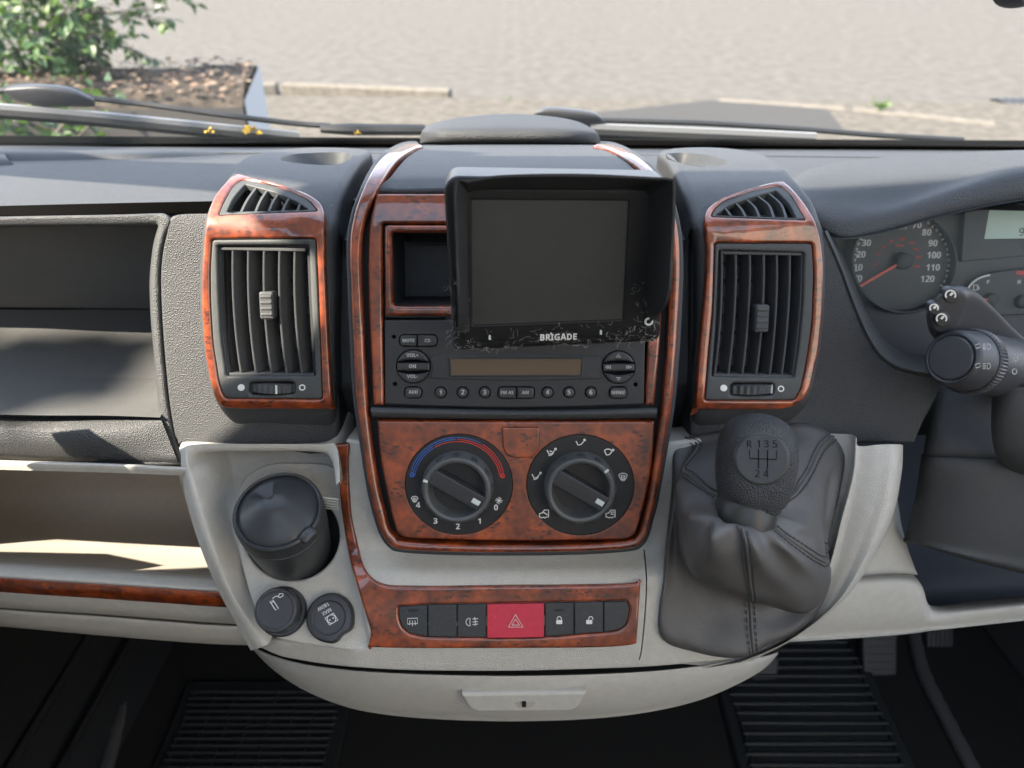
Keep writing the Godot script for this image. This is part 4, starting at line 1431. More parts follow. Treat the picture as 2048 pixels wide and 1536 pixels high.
# ---------- centre stack: bezel, pad on top, inner panel, pocket ----------
func centre_stack() -> void:
	var st := thing("centre_stack", "centre dashboard stack with glossy burl wood bezel around radio and heater panel", "centre stack", eye + Vector3(0, -0.43, -0.44))
	var outl := [[840, 289], [803, 292], [762, 316], [736, 354], [714, 408], [703, 450], [699, 488], [699, 530], [701, 560], [703, 620], [706, 682], [711, 787], [723, 880], [738, 979], [755, 1046], [766, 1072], [780, 1090], [804, 1100], [899, 1105], [1032, 1106], [1165, 1104], [1258, 1098], [1282, 1088], [1295, 1068], [1304, 1035], [1314, 996], [1331, 896], [1344, 813], [1352, 720], [1358, 620], [1361, 541], [1358, 470], [1346, 410], [1330, 368], [1304, 336], [1271, 310], [1230, 292], [1190, 289]]
	var inn := [[846, 292], [830, 297], [796, 318], [766, 358], [745, 400], [730, 445], [723, 490], [722, 530], [723, 560], [725, 620], [728, 682], [733, 787], [742, 880], [757, 979], [770, 1030], [777, 1058], [789, 1074], [808, 1084], [899, 1089], [1032, 1091], [1165, 1089], [1254, 1083], [1274, 1074], [1283, 1056], [1290, 1030], [1300, 982], [1314, 888], [1325, 813], [1333, 720], [1339, 620], [1342, 541], [1337, 470], [1325, 412], [1308, 372], [1284, 340], [1252, 316], [1214, 297], [1186, 292]]
	var os := spl(outl, 4, false); var ins := spl(inn, 4, false)
	# the bezel is a U that runs out under the lid at the top
	var horse := os.duplicate()
	var back := ins.duplicate(); back.reverse()
	horse.append_array(back)
	var big := PackedVector2Array()
	for p in os: big.push_back(p + (p - Vector2(1026, 640)).normalized() * 8.0)
	big.append_array(back)
	part(plate(STK, seen(STK, big, -0.004), [], -0.03, -0.004, 0.003, 0.012), "carrier", M.dash_smooth, st, 38, eye)
	part(plate(STK, seen(STK, horse, 0.002), [], -0.006, 0.003, 0.0028, 0.007), "wood_bezel", M.wood, st, 45, eye)
	var flo := PackedVector2Array()
	for p in ins: flo.push_back(p + (p - Vector2(1026, 640)).normalized() * 4.0)
	part(plate(STK, seen(STK, flo, -0.012), [inset(seen(STK, rnd([[776, 458], [1292, 458], [1290, 620], [778, 620]], 8), -0.012), -0.002)], -0.03, -0.012, 0.0, 0.014), "backing", M.dial, st, 38, eye)
	# soft pad above the wood panel
	var pad := spl([[852, 291], [832, 300], [806, 318], [778, 352], [756, 381], [900, 381.5], [1032, 382], [1160, 382], [1304, 381], [1290, 356], [1254, 322], [1222, 303], [1196, 291], [1024, 289]], 5)
	part(plate(STK, seen(STK, pad, 0.0), [], -0.02, 0.0, 0.003, 0.009), "top_pad", M.dash_smooth, st, 38, eye)
	# upper wood panel with openings for pocket and radio
	var po := rnd([[753, 385, 3], [1306, 385, 3], [1322, 440, 20], [1327, 541, 40], [1322, 680, 40], [1309, 811, 2], [1291, 811, 2], [1297, 640, 10], [1303, 448, 6], [765, 448, 6], [765, 640, 10], [768, 811, 2], [746, 811, 2], [738, 646, 60], [735, 541, 60], [738, 440, 30]], 0)
	part(plate(STK, seen(STK, po, 0.001), [], -0.012, 0.001, 0.0025, 0.008), "wood_panel", M.wood, st, 45, eye)
	# storage pocket with wood-edged frame
	var fo := rnd([[769, 450], [1299, 450], [1297, 632], [771, 632]], 8)
	var fh := rnd([[784, 466], [1284, 466], [1281, 612], [786, 612]], 8)
	part(plate(STK, seen(STK, rnd([[766, 449], [1302, 449], [1299, 637], [768, 637]], 6)), [seen(STK, fh)], -0.012, -0.002, 0.002, 0.01), "pocket_carrier", M.dash_smooth, st, 38, eye)
	part(plate(STK, seen(STK, fo, 0.001), [seen(STK, fh, 0.001)], -0.008, 0.002, 0.0025, 0.008), "pocket_frame", M.wood, st, 45, eye)
	var sill := seen(STK, fh, -0.002)
	var rings := []
	for q in [[0.0, -0.001, 1.0], [0.002, -0.004, 1.0], [0.003, -0.03, 1.0], [0.004, -0.06, 1.0]]:
		var r := PackedVector3Array()
		for p in inset(sill, q[0] - 0.0015): r.push_back(STK.at(p.x, p.y, q[1]))
		rings.push_back(r)
	var pk := Bld.new(); pk.grid(rings, true); pk.fan(rings[-1])
	part(pk, "pocket_box", M.dial, st, 38, eye)
	# plain bar between radio and heater panel
	var bar := Bld.new()
	bar.add(surf(rows_px(STK, [[[743, 812, -0.006], [900, 817, -0.006], [1030, 819, -0.006], [1160, 818, -0.006], [1313, 814, -0.006]], [[742, 815, 0.003], [900, 819, 0.003], [1030, 821, 0.003], [1160, 820, 0.003], [1314, 816, 0.003]], [[742, 824, 0.006], [900, 827, 0.006], [1030, 828, 0.006], [1160, 828, 0.006], [1314, 825, 0.006]], [[744, 833, 0.003], [900, 836, 0.003], [1030, 837, 0.003], [1160, 837, 0.003], [1313, 835, 0.003]], [[746, 836, -0.006], [900, 838, -0.006], [1030, 839, -0.006], [1160, 839, -0.006], [1312, 837, -0.006]]]), 6, 5))
	part(bar, "cross_bar", M.dash_smooth, st, 60, eye)

# ---------- vent pods ----------
func pods() -> void:
	for side in 2:
		var lf := side == 0
		var pd := thing("vent_pod", "wood-trimmed air vent pod on the passenger side of the radio" if lf else "wood-trimmed air vent pod beside the instrument binnacle", "air vent", eye + Vector3(-0.17 if lf else 0.17, -0.42, -0.5), "air vent pods")
		var wo: PackedVector2Array; var th: PackedVector2Array; var ti: PackedVector2Array; var rh: PackedVector2Array; var ri: PackedVector2Array; var body: PackedVector2Array
		if lf:
			wo = spl([[454, 363], [467, 353], [482, 350], [540, 367], [603, 383], [636, 401], [648, 421], [650, 445], [650, 515], [653, 590], [656, 664], [660, 740], [664, 810], [660, 818], [560, 818], [460, 817], [436, 806], [424, 775], [414, 730], [408, 682], [404, 630], [403, 590], [404, 540], [407, 497], [413, 441], [428, 395]], 4)
			th = rnd([[436, 431, 5], [446, 406, 20], [465, 372, 12], [484, 359, 14], [536, 367, 20], [588, 384, 20], [620, 401, 18], [637, 423, 7]], 0)
			ti = rnd([[454, 424, 2], [465, 398, 20], [490, 369, 3], [545, 383, 20], [592, 402, 15], [618, 419, 3]], 0)
			rh = rnd([[424, 479, 8], [632, 477, 7], [636, 560, 20], [640, 660, 20], [645, 799, 7], [448, 797, 12], [438, 765, 12], [426, 690, 20], [421, 610, 20], [420, 540, 20]], 0)
			ri = rnd([[435, 491, 4], [618, 490, 6], [622, 600, 20], [631, 752, 4], [453, 752, 4], [443, 680, 20], [438, 600, 20]], 0)
			body = spl([[480, 316], [460, 342], [440, 366], [418, 400], [404, 441], [397, 497], [394, 560], [394, 620], [399, 690], [408, 740], [420, 790], [438, 826], [462, 850], [500, 868], [560, 874], [620, 876], [668, 875], [669, 818], [667, 700], [668, 600], [670, 500], [678, 420], [698, 360], [724, 318], [740, 299], [640, 294], [540, 300]], 4)
		else:
			wo = spl([[1573, 368], [1559, 364], [1522, 371], [1449, 395], [1420, 412], [1410, 428], [1409, 449], [1413, 500], [1411, 560], [1407, 610], [1398, 705], [1391, 812], [1395, 819], [1480, 819], [1566, 818], [1600, 804], [1619, 777], [1630, 730], [1637, 700], [1643, 645], [1646, 595], [1647, 550], [1646, 522], [1641, 478], [1628, 438], [1602, 398]], 4)
			th = rnd([[1421, 434, 6], [1429, 416, 14], [1450, 400, 18], [1508, 380, 20], [1556, 371, 12], [1577, 382, 12], [1596, 412, 20], [1612, 440, 5]], 0)
			ti = rnd([[1431, 430, 3], [1456, 411, 15], [1500, 396, 20], [1552, 381, 3], [1580, 408, 18], [1594, 438, 3]], 0)
			rh = rnd([[1429, 486, 7], [1624, 486, 8], [1628, 540, 20], [1625, 640, 20], [1614, 720, 20], [1602, 778, 12], [1588, 801, 8], [1409, 801, 7], [1416, 720, 20], [1426, 610, 20]], 0)
			ri = rnd([[1438, 500, 4], [1608, 505, 5], [1606, 600, 20], [1598, 690, 20], [1588, 755, 4], [1424, 753, 4], [1431, 660, 20]], 0)
			body = spl([[1573, 333], [1590, 352], [1610, 372], [1630, 400], [1645, 441], [1654, 497], [1656, 560], [1654, 620], [1648, 690], [1640, 740], [1630, 790], [1610, 826], [1580, 850], [1540, 864], [1480, 872], [1430, 876], [1386, 877], [1386, 818], [1394, 700], [1396, 600], [1394, 500], [1380, 420], [1358, 360], [1334, 318], [1320, 299], [1420, 294], [1520, 304]], 4)
		var se := spl([[560, 319], [584, 309], [640, 305], [690, 305], [706, 309], [696, 321], [666, 330], [602, 327]], 5) if lf else spl([[1332, 310], [1346, 306], [1380, 306], [1428, 312], [1456, 323], [1438, 332], [1392, 333], [1352, 323]], 5)
		var scoop := seen(POD, se, -0.003)
		part(plate(POD, seen(POD, body, -0.003), [scoop, seen(POD, th, -0.003), seen(POD, rh, -0.003)], -0.05, -0.003, 0.007, 0.011, 0.0), "shell", M.dash_smooth, pd, 45, eye)
		var sb := Bld.new(); var sr := []
		for q in [[0.0, -0.003], [0.002, -0.0045], [0.006, -0.009], [0.012, -0.014], [0.018, -0.016]]:
			var r := PackedVector3Array()
			for p in inset(resample(scoop, 0.01), q[0] * 0.6): r.push_back(POD.at(p.x, p.y, q[1]))
			sr.push_back(r)
		sb.grid(sr, true); sb.fan(sr[-1])
		part(sb, "scoop", M.dash_smooth, pd, 60, eye)
		part(plate(POD, seen(POD, wo, 0.001), [seen(POD, th, 0.001), seen(POD, rh, 0.001)], -0.004, 0.002, 0.0022, 0.007), "wood_surround", M.wood, pd, 45, eye)
		# upper side-window grille
		part(plate(POD, seen(POD, inset(th, 0.8), 0.0005), [seen(POD, ti, 0.0005)], -0.004, 0.0008, 0.001, 0.009), "grille_frame", M.vent, pd, 45, eye)
		var tin := seen(POD, ti, -0.001)
		var wb := Bld.new(); var wr := []
		for w in [0.0, -0.014]:
			var r := PackedVector3Array()
			for p in inset(tin, -0.0006): r.push_back(POD.at(p.x, p.y, w))
			wr.push_back(r)
		wb.grid(wr, true); wb.fan(wr[-1])
		part(wb, "grille_throat", M.dial, pd, 38, eye)
		var bars := [[[467, 424], [478, 398], [508, 372]], [[484, 424], [496, 400], [530, 377]], [[511, 423], [520, 402], [552, 384]], [[538, 422], [545, 406], [574, 393]], [[566, 421], [572, 410], [594, 402]], [[596, 420], [598, 415], [604, 410]]]
		bars = [[[482, 424], [494, 400], [512, 375]], [[511, 423], [520, 402], [534, 380]], [[538, 422], [545, 405], [556, 387]], [[565, 421.5], [571, 408], [578, 396]], [[595, 420], [598, 413], [600, 407]]]
		if not lf:
			bars = [[[1462, 431], [1456, 423], [1449, 415]], [[1491, 433], [1484, 419], [1472, 406]], [[1519, 434.5], [1510, 414], [1492, 398]], [[1548, 436], [1538, 410], [1515, 392]], [[1573, 437.5], [1562, 408], [1537, 386]]]
		for q in bars:
			var bb := Bld.new()
			var pts := PackedVector2Array()
			for p in spl(q, 5, false): pts.push_back(POD.px(p.x, p.y, 0.0))
			# thin vertical blade, deep
			var t0 := PackedVector3Array(); var t1 := PackedVector3Array(); var t2 := PackedVector3Array(); var t3 := PackedVector3Array()
			for p in pts:
				t0.push_back(POD.at(p.x - 0.0009, p.y, -0.012)); t1.push_back(POD.at(p.x - 0.0009, p.y, 0.0))
				t2.push_back(POD.at(p.x + 0.0009, p.y, 0.0)); t3.push_back(POD.at(p.x + 0.0009, p.y, -0.012))
			bb.strip(t0, t1); bb.strip(t1, t2); bb.strip(t2, t3)
			part(bb, "blade", M.vent, pd, 38, eye)
		# main outlet
		var slot := rnd([[497, 764], [590, 763], [591, 789], [498, 791]], 10) if lf else rnd([[1461, 766], [1549, 766], [1547, 792], [1459, 792]], 10)
		part(plate(POD, seen(POD, inset(rh, 0.8), 0.001), [seen(POD, ri, 0.001), seen(POD, slot, 0.001)], -0.006, 0.0015, 0.0014, 0.008, 0.002), "outlet_frame", M.vent, pd, 45, eye)
		var rin := seen(POD, ri, 0.0)
		var ob := Bld.new(); var orr := []
		for q in [[0.0, 0.0002], [0.0002, -0.004], [0.003, -0.0045], [0.004, -0.046]]:
			var r := PackedVector3Array()
			for p in inset(rin, q[0] - 0.0004): r.push_back(POD.at(p.x, p.y, q[1]))
			orr.push_back(r)
		ob.grid(orr.slice(0, 2), true); ob.grid(orr.slice(1), true); ob.fan(orr[-1])
		part(ob, "duct", M.dial, pd, 38, eye)
		# swivelling cradle: bars top and bottom, vanes, rear louvres
		var ct := [[440, 497], [612, 500]] if lf else [[1441, 505], [1603, 508]]
		var cb := [[458, 748], [630, 750]] if lf else [[1426, 750], [1587, 753]]
		for e in [ct, cb]:
			var cr_ := Bld.new()
			var p0: Vector3 = POD.pt(e[0][0], e[0][1], -0.003); var p1: Vector3 = POD.pt(e[1][0], e[1][1], -0.003)
			var bx := (p1 - p0).normalized()
			var nz := POD.frame(520 if lf else 1510, 620).basis.z
			cr_.box((p0 + p1) / 2 - nz * 0.006, Vector3(p0.distance_to(p1), 0.0026, 0.016), Basis(bx, nz.cross(bx), nz), 0.0006)
			part(cr_, "cradle_bar", M.vane, pd)
		var nv := 6 if lf else 7
		var xt := [436.5, 466.5, 497.5, 529, 560, 590.5] if lf else [1443, 1471, 1499, 1527, 1553, 1579, 1604]
		var xb := [456, 483, 513, 544, 574, 604.5] if lf else [1429, 1456, 1484, 1512, 1539, 1563, 1585]
		var tilt := 0.28 if lf else -0.2
		for i in nv:
			var vb := Bld.new()
			var rows := []
			var mid_bow := -6.0 if lf else 5.0
			for k in 9:
				var t := k / 8.0
				var x := lerpf(xt[i], xb[i], t) + (mid_bow * 4.0 * t * (1.0 - t))
				var y := lerpf(499, 749, t)
				var fr := POD.frame(x, y, -0.002)
				var d := (-fr.basis.z + fr.basis.x * tilt).normalized()
				var hx := fr.basis.x * 0.00105
				var o := fr.origin
				rows.push_back(PackedVector3Array([o - hx + d * 0.013, o - hx, o - hx * 0.4 - d * 0.0006, o + hx * 0.4 - d * 0.0006, o + hx, o + hx + d * 0.013, o - hx + d * 0.013]))
			vb.grid(rows)
			part(vb, "vane", M.vane, pd, 45)
		for k in 7:
			var t := (k + 0.7) / 7.4
			var y := lerpf(497, 752, t)
			var xl := lerpf(438, 455, t) if lf else lerpf(1442, 1428, t)
			var xr := lerpf(617, 630, t) if lf else lerpf(1604, 1586, t)
			var p0 := POD.pt(xl, y, -0.021); var p1 := POD.pt(xr, y, -0.021)
			var lb := Bld.new()
			lb.box((p0 + p1) / 2, Vector3(p0.distance_to(p1), 0.0016, 0.014), Basis(Vector3.RIGHT, 0.15), 0.0005)
			part(lb, "rear_louvre", M.dial, pd)
		# finger tab
		var tp := [534, 611] if lf else [1523, 637]
		var tf := POD.frame(tp[0], tp[1], 0.002)
		var tbm := part(Bld.new(), "finger_tab", M.vane, pd)
		var tb := Bld.new()
		tb.box(tf.origin - tf.basis.z * 0.004, Vector3(0.0105, 0.0205, 0.012), tf.basis, 0.0012)
		var o := tbm.global_position
		for i in tb.v.size(): tb.v[i] -= o
		tbm.mesh = tb.mesh(M.vane)
		for k in 4:
			var rb := Bld.new()
			rb.box(tf.origin + tf.basis.y * (0.0066 - 0.0044 * k) + tf.basis.z * 0.002, Vector3(0.0085, 0.0022, 0.0014), tf.basis, 0.0006)
			part(rb, "grip_rib", M.vane, tbm)
		# thumbwheel and its marks
		var wc := [543.5, 777] if lf else [1504, 779]
		var wf := POD.frame(wc[0], wc[1], 0.0).translated_local(Vector3(0, 0, -0.0225))
		var wb2 := Bld.new()
		var hw := 0.0042
		var ax := Transform3D(Basis(wf.basis.z, wf.basis.x, wf.basis.y), wf.origin)
		wb2.add(lathe([[0.0, -hw], [0.0235, -hw], [0.0255, -hw + 0.001, 1.0], [0.0255, hw - 0.001, 1.0], [0.0235, hw], [0.0, hw]], ax, 132, 0.0011, 33))
		var wm := part(wb2, "thumbwheel", M.vane, pd, 25)
		var mk := Bld.new()
		var ang := 0.18 if lf else 0.62
		var mz := wf.basis.z.rotated(wf.basis.y, ang)
		var mx := wf.basis.x.rotated(wf.basis.y, ang)
		mk.box(wf.origin + mz * 0.0268, Vector3(0.0015, 0.0068, 0.0008), Basis(mx, wf.basis.y, mz))
		part(mk, "wheel_mark", M.marker, wm)
		var dk := [[482.5, 775], [604.5, 775]] if lf else [[1447.5, 776], [1562, 777.5]]
		part(plate(POD, seen(POD, ell(dk[0][0], dk[0][1], 7, 6.6, 24), 0.0016), [], 0.001, 0.0018, 0.0, 0.0), "closed_mark", M.print_white, pd, 38, eye)
		part(plate(POD, seen(POD, ell(dk[1][0], dk[1][1], 6.6, 6.2, 24), 0.0016), [seen(POD, ell(dk[1][0], dk[1][1], 4.2, 3.9, 24), 0.0016)], 0.001, 0.0018, 0.0, 0.0), "open_mark", M.print_white, pd, 38, eye)

# ---------- beige centre console ----------
var GEAR_DECK: Flat
func console() -> void:
	CON = Sheet.new(self, [[860.0, -0.492], [886.0, -0.489], [980.0, -0.475], [1070.0, -0.462], [1108.0, -0.452], [1138.0, -0.438], [1164.0, -0.428], [1190.0, -0.4235], [1240.0, -0.4135], [1290.0, -0.405], [1335.0, -0.399], [1360.0, -0.397]], true,
		[-0.34, -0.25, -0.19, -0.12, 0.12, 0.19, 0.25, 0.34], [-0.1, -0.05, -0.022, 0.0, 0.0, -0.012, -0.03, -0.06])
	var cs := thing("centre_console", "beige plastic centre console carrying switches, cup recess and gear lever", "console", eye + Vector3(0, -0.6, -0.45))
	var face := rnd([[694, 878], [1400, 878], [1500, 960], [1660, 1100], [1600, 1270], [1500, 1318, 10], [1300, 1337, 60], [1030, 1346, 120], [800, 1344, 100], [660, 1334, 60], [560, 1316, 20], [508, 1292], [540, 1278], [600, 1286], [738, 1294], [722, 1200], [700, 1120], [686, 1044], [679, 982], [680, 910]], 0)
	# the joint between the switch panel and the gear housing is an open groove
	var mid := spl([[1288, 1098], [1293, 1160], [1290, 1230], [1283, 1300], [1278, 1320]], 30, false)
	var groove := PackedVector2Array()
	for p in mid: groove.push_back(CON.px(p.x - 1.4, p.y))
	for i in mid.size(): groove.push_back(CON.px(mid[mid.size() - 1 - i].x + 1.4, mid[mid.size() - 1 - i].y))
	part(plate(CON, seen(CON, face), [groove], -0.04, 0.0, 0.003, 0.011, 0.0), "console_face", M.beige, cs, 45, eye)
	# cup recess: sloping floor, side and back walls, soft rim
	var q := Flat.new(self, W(610, 1225, -0.425), Vector3(0, 0.743, 0.669))
	Q = q
	var fo := spl([[470, 1060], [488, 1150], [508, 1215], [530, 1258], [560, 1278], [640, 1292], [738, 1296], [726, 1200], [704, 1110], [690, 1030], [686, 960], [660, 930], [600, 925], [530, 930], [480, 970]], 5)
	var hole := ell(582, 1070, 96, 91, 48)
	part(plate(q, seen(q, fo), [seen(q, hole)], -0.02, 0.0, 0.002, 0.02, 0.003), "recess_floor", M.beige, cs, 45, eye)
	var hw := Bld.new(); var hr := []
	for w in [-0.001, -0.02, -0.05]:
		var r := PackedVector3Array()
		for p in inset(seen(q, hole), -0.001): r.push_back(q.at(p.x, p.y, w))
		hr.push_back(r)
	hw.grid(hr, true); hw.fan(hr[-1])
	part(hw, "cup_well", M.dash_smooth, cs, 45, eye)
	var st := [
		[[502, 1288, -0.430], [524, 1293, -0.414], [540, 1283, -0.418], [548, 1268]],
		[[446, 1184, -0.446], [460, 1184, -0.432], [476, 1188, -0.436], [505, 1205]],
		[[415, 1114, -0.455], [428, 1111, -0.442], [444, 1110, -0.446], [486, 1138]],
		[[390, 1043, -0.470], [402, 1040, -0.456], [418, 1036, -0.460], [480, 1088]],
		[[372, 967, -0.486], [381, 962, -0.472], [397, 957, -0.477], [480, 1036]],
		[[366, 905, -0.502], [374, 902, -0.488], [393, 925, -0.490], [486, 985]],
		[[376, 885, -0.508], [396, 889, -0.494], [414, 904, -0.498], [512, 950]],
		[[520, 883, -0.507], [520, 888, -0.492], [520, 901, -0.498], [570, 940]],
		[[640, 884, -0.503], [638, 889, -0.487], [632, 902, -0.493], [640, 940]],
		[[676, 886, -0.496], [672, 893, -0.482], [664, 918, -0.486], [676, 965]],
		[[684, 960, -0.476], [680, 962, -0.462], [674, 968, -0.467], [682, 1010]]]
	var r0 := []; var r1 := []; var r2 := []; var r3 := []; var r4 := []; var ra := []; var rb := []
	for i in st.size():
		var s: Array = st[i]
		var f: Vector3 = q.pt(s[3][0], s[3][1], -0.002)
		var o := W(s[0][0], s[0][1], s[0][2]); var c := W(s[1][0], s[1][1], s[1][2]); var n := W(s[2][0], s[2][1], s[2][2])
		ra.push_back(o + Vector3(0, 0, -0.06))
		r0.push_back(o); r1.push_back(o.lerp(c, 0.5) + Vector3(0, 0, 0.004)); r2.push_back(c); rb.push_back(n)
		var deep := smoothstep(3.0, 6.0, i)
		r3.push_back((n.lerp(f, 0.35) + Vector3(0, 0, -0.018)).lerp(n + Vector3(0.006, -0.01, -0.05), deep)); r4.push_back(f)
	part(surf([ra, r0, r1, r2, rb, r3, r4], 5, 5), "recess_rim", M.beige, cs, 55, eye)
	var rbk := Bld.new()
	rbk.box(W(540, 950, -0.575), Vector3(0.17, 0.12, 0.01), Basis.IDENTITY, 0.002)
	part(rbk, "recess_back", M.beige, cs)
	# fine ribs on the recess wall behind the cup
	for k in 5:
		var b := Bld.new()
		b.add(tube([W(644, 995 + k * 5.0, -0.468), W(676, 999 + k * 5.0, -0.462)], 0.0007, 6))
		part(b, "rib", M.beige_smooth, cs)
	# curved flank beside the gear gaiter
	var g := [
		[[1560, 866, -0.52], [1690, 868, -0.50], [1712, 874, -0.485], [1717, 892, -0.486], [1760, 889, -0.482], [1801, 889, -0.486], [1806, 893, -0.53]],
		[[1560, 950, -0.50], [1684, 948, -0.485], [1706, 948, -0.470], [1713, 954, -0.472], [1758, 950, -0.468], [1797, 946, -0.473], [1803, 948, -0.53]],
		[[1560, 1050, -0.48], [1664, 1038, -0.468], [1684, 1036, -0.455], [1692, 1043, -0.458], [1736, 1040, -0.453], [1778, 1036, -0.458], [1784, 1037, -0.53]],
		[[1540, 1150, -0.46], [1636, 1142, -0.452], [1655, 1144, -0.440], [1662, 1150, -0.444], [1695, 1146, -0.440], [1726, 1142, -0.444], [1732, 1142, -0.53]],
		[[1500, 1220, -0.445], [1590, 1224, -0.440], [1608, 1234, -0.430], [1616, 1238, -0.434], [1646, 1226, -0.430], [1672, 1211, -0.435], [1678, 1211, -0.53]],
		[[1440, 1280, -0.425], [1508, 1292, -0.422], [1522, 1304, -0.415], [1530, 1306, -0.419], [1560, 1292, -0.416], [1584, 1277, -0.421], [1590, 1277, -0.53]],
		[[1330, 1325, -0.408], [1392, 1330, -0.406], [1404, 1334, -0.403], [1410, 1336, -0.406], [1450, 1330, -0.405], [1498, 1322, -0.410], [1504, 1322, -0.5]]]
	part(surf(net(g), 5, 6), "gear_flank", M.beige, cs, 50, eye)
	# drawer
	var dx := [500, 540, 600, 680, 760, 880, 1030, 1180, 1300, 1400, 1480, 1530, 1556]
	var zz := [-0.5, -0.475, -0.45, -0.43, -0.418, -0.408, -0.404, -0.408, -0.418, -0.432, -0.452, -0.475, -0.5]
	var yt := [1290, 1309, 1326, 1337, 1343, 1348, 1350, 1347, 1341, 1331, 1320, 1312, 1304]
	var yb := [1292, 1334, 1376, 1410, 1428, 1439, 1443, 1438, 1424, 1400, 1366, 1336, 1308]
	var dr := []
	for k in [[-0.02, 0.0, 0.0], [0.0, 0.015, 0.0], [0.004, 0.06, 0.0], [0.006, 0.35, 0.0], [0.003, 0.7, 0.0], [-0.004, 0.93, 0.0], [-0.014, 1.0, 0.0], [-0.09, 0.95, 0.0]]:
		var r := []
		for i in dx.size(): r.push_back(W(dx[i], lerpf(yt[i], yb[i], k[1]), zz[i] + k[0] * (1.0 if k[0] < 0 else 1.0)))
		dr.push_back(r)
	var drw := part(surf(dr, 4, 5), "drawer", M.beige_smooth, cs, 45, eye)
	var hf := Flat.new(self, W(1048, 1400, -0.3975), Vector3(0, 0.1, 1))
	var ho := rnd([[920, 1389, 6], [1040, 1387, 40], [1176, 1385, 6], [1160, 1414, 14], [1146, 1424, 10], [950, 1426, 10], [936, 1416, 14]], 0)
	var hb := plate(hf, seen(hf, ho, 0.004), [], -0.01, 0.004, 0.003, 0.01)
	part(hb, "drawer_pull", M.beige_smooth, drw, 45, eye)
	var lock := seen(hf, rnd([[1027, 1404], [1073, 1403], [1062, 1414], [1038, 1415]], 6), 0.004)
	part(plate(hf, lock, [], 0.003, 0.0044, 0.0, 0.0), "catch_slot", M.shelf, drw, 45, eye)
	var nib := seen(hf, rnd([[1044, 1402], [1052, 1402], [1052, 1411], [1044, 1411]], 1), 0.004)
	part(plate(hf, nib, [], 0.003, 0.006, 0.0005, 0.0), "catch", M.dark, drw, 45, eye)

var Q: Flat

# ---------- radio ----------
func pill(x0: float, y0: float, x1: float, y1: float, r: float) -> PackedVector2Array:
	return rnd([[x0, y0], [x1, y0], [x1, y1], [x0, y1]], r)

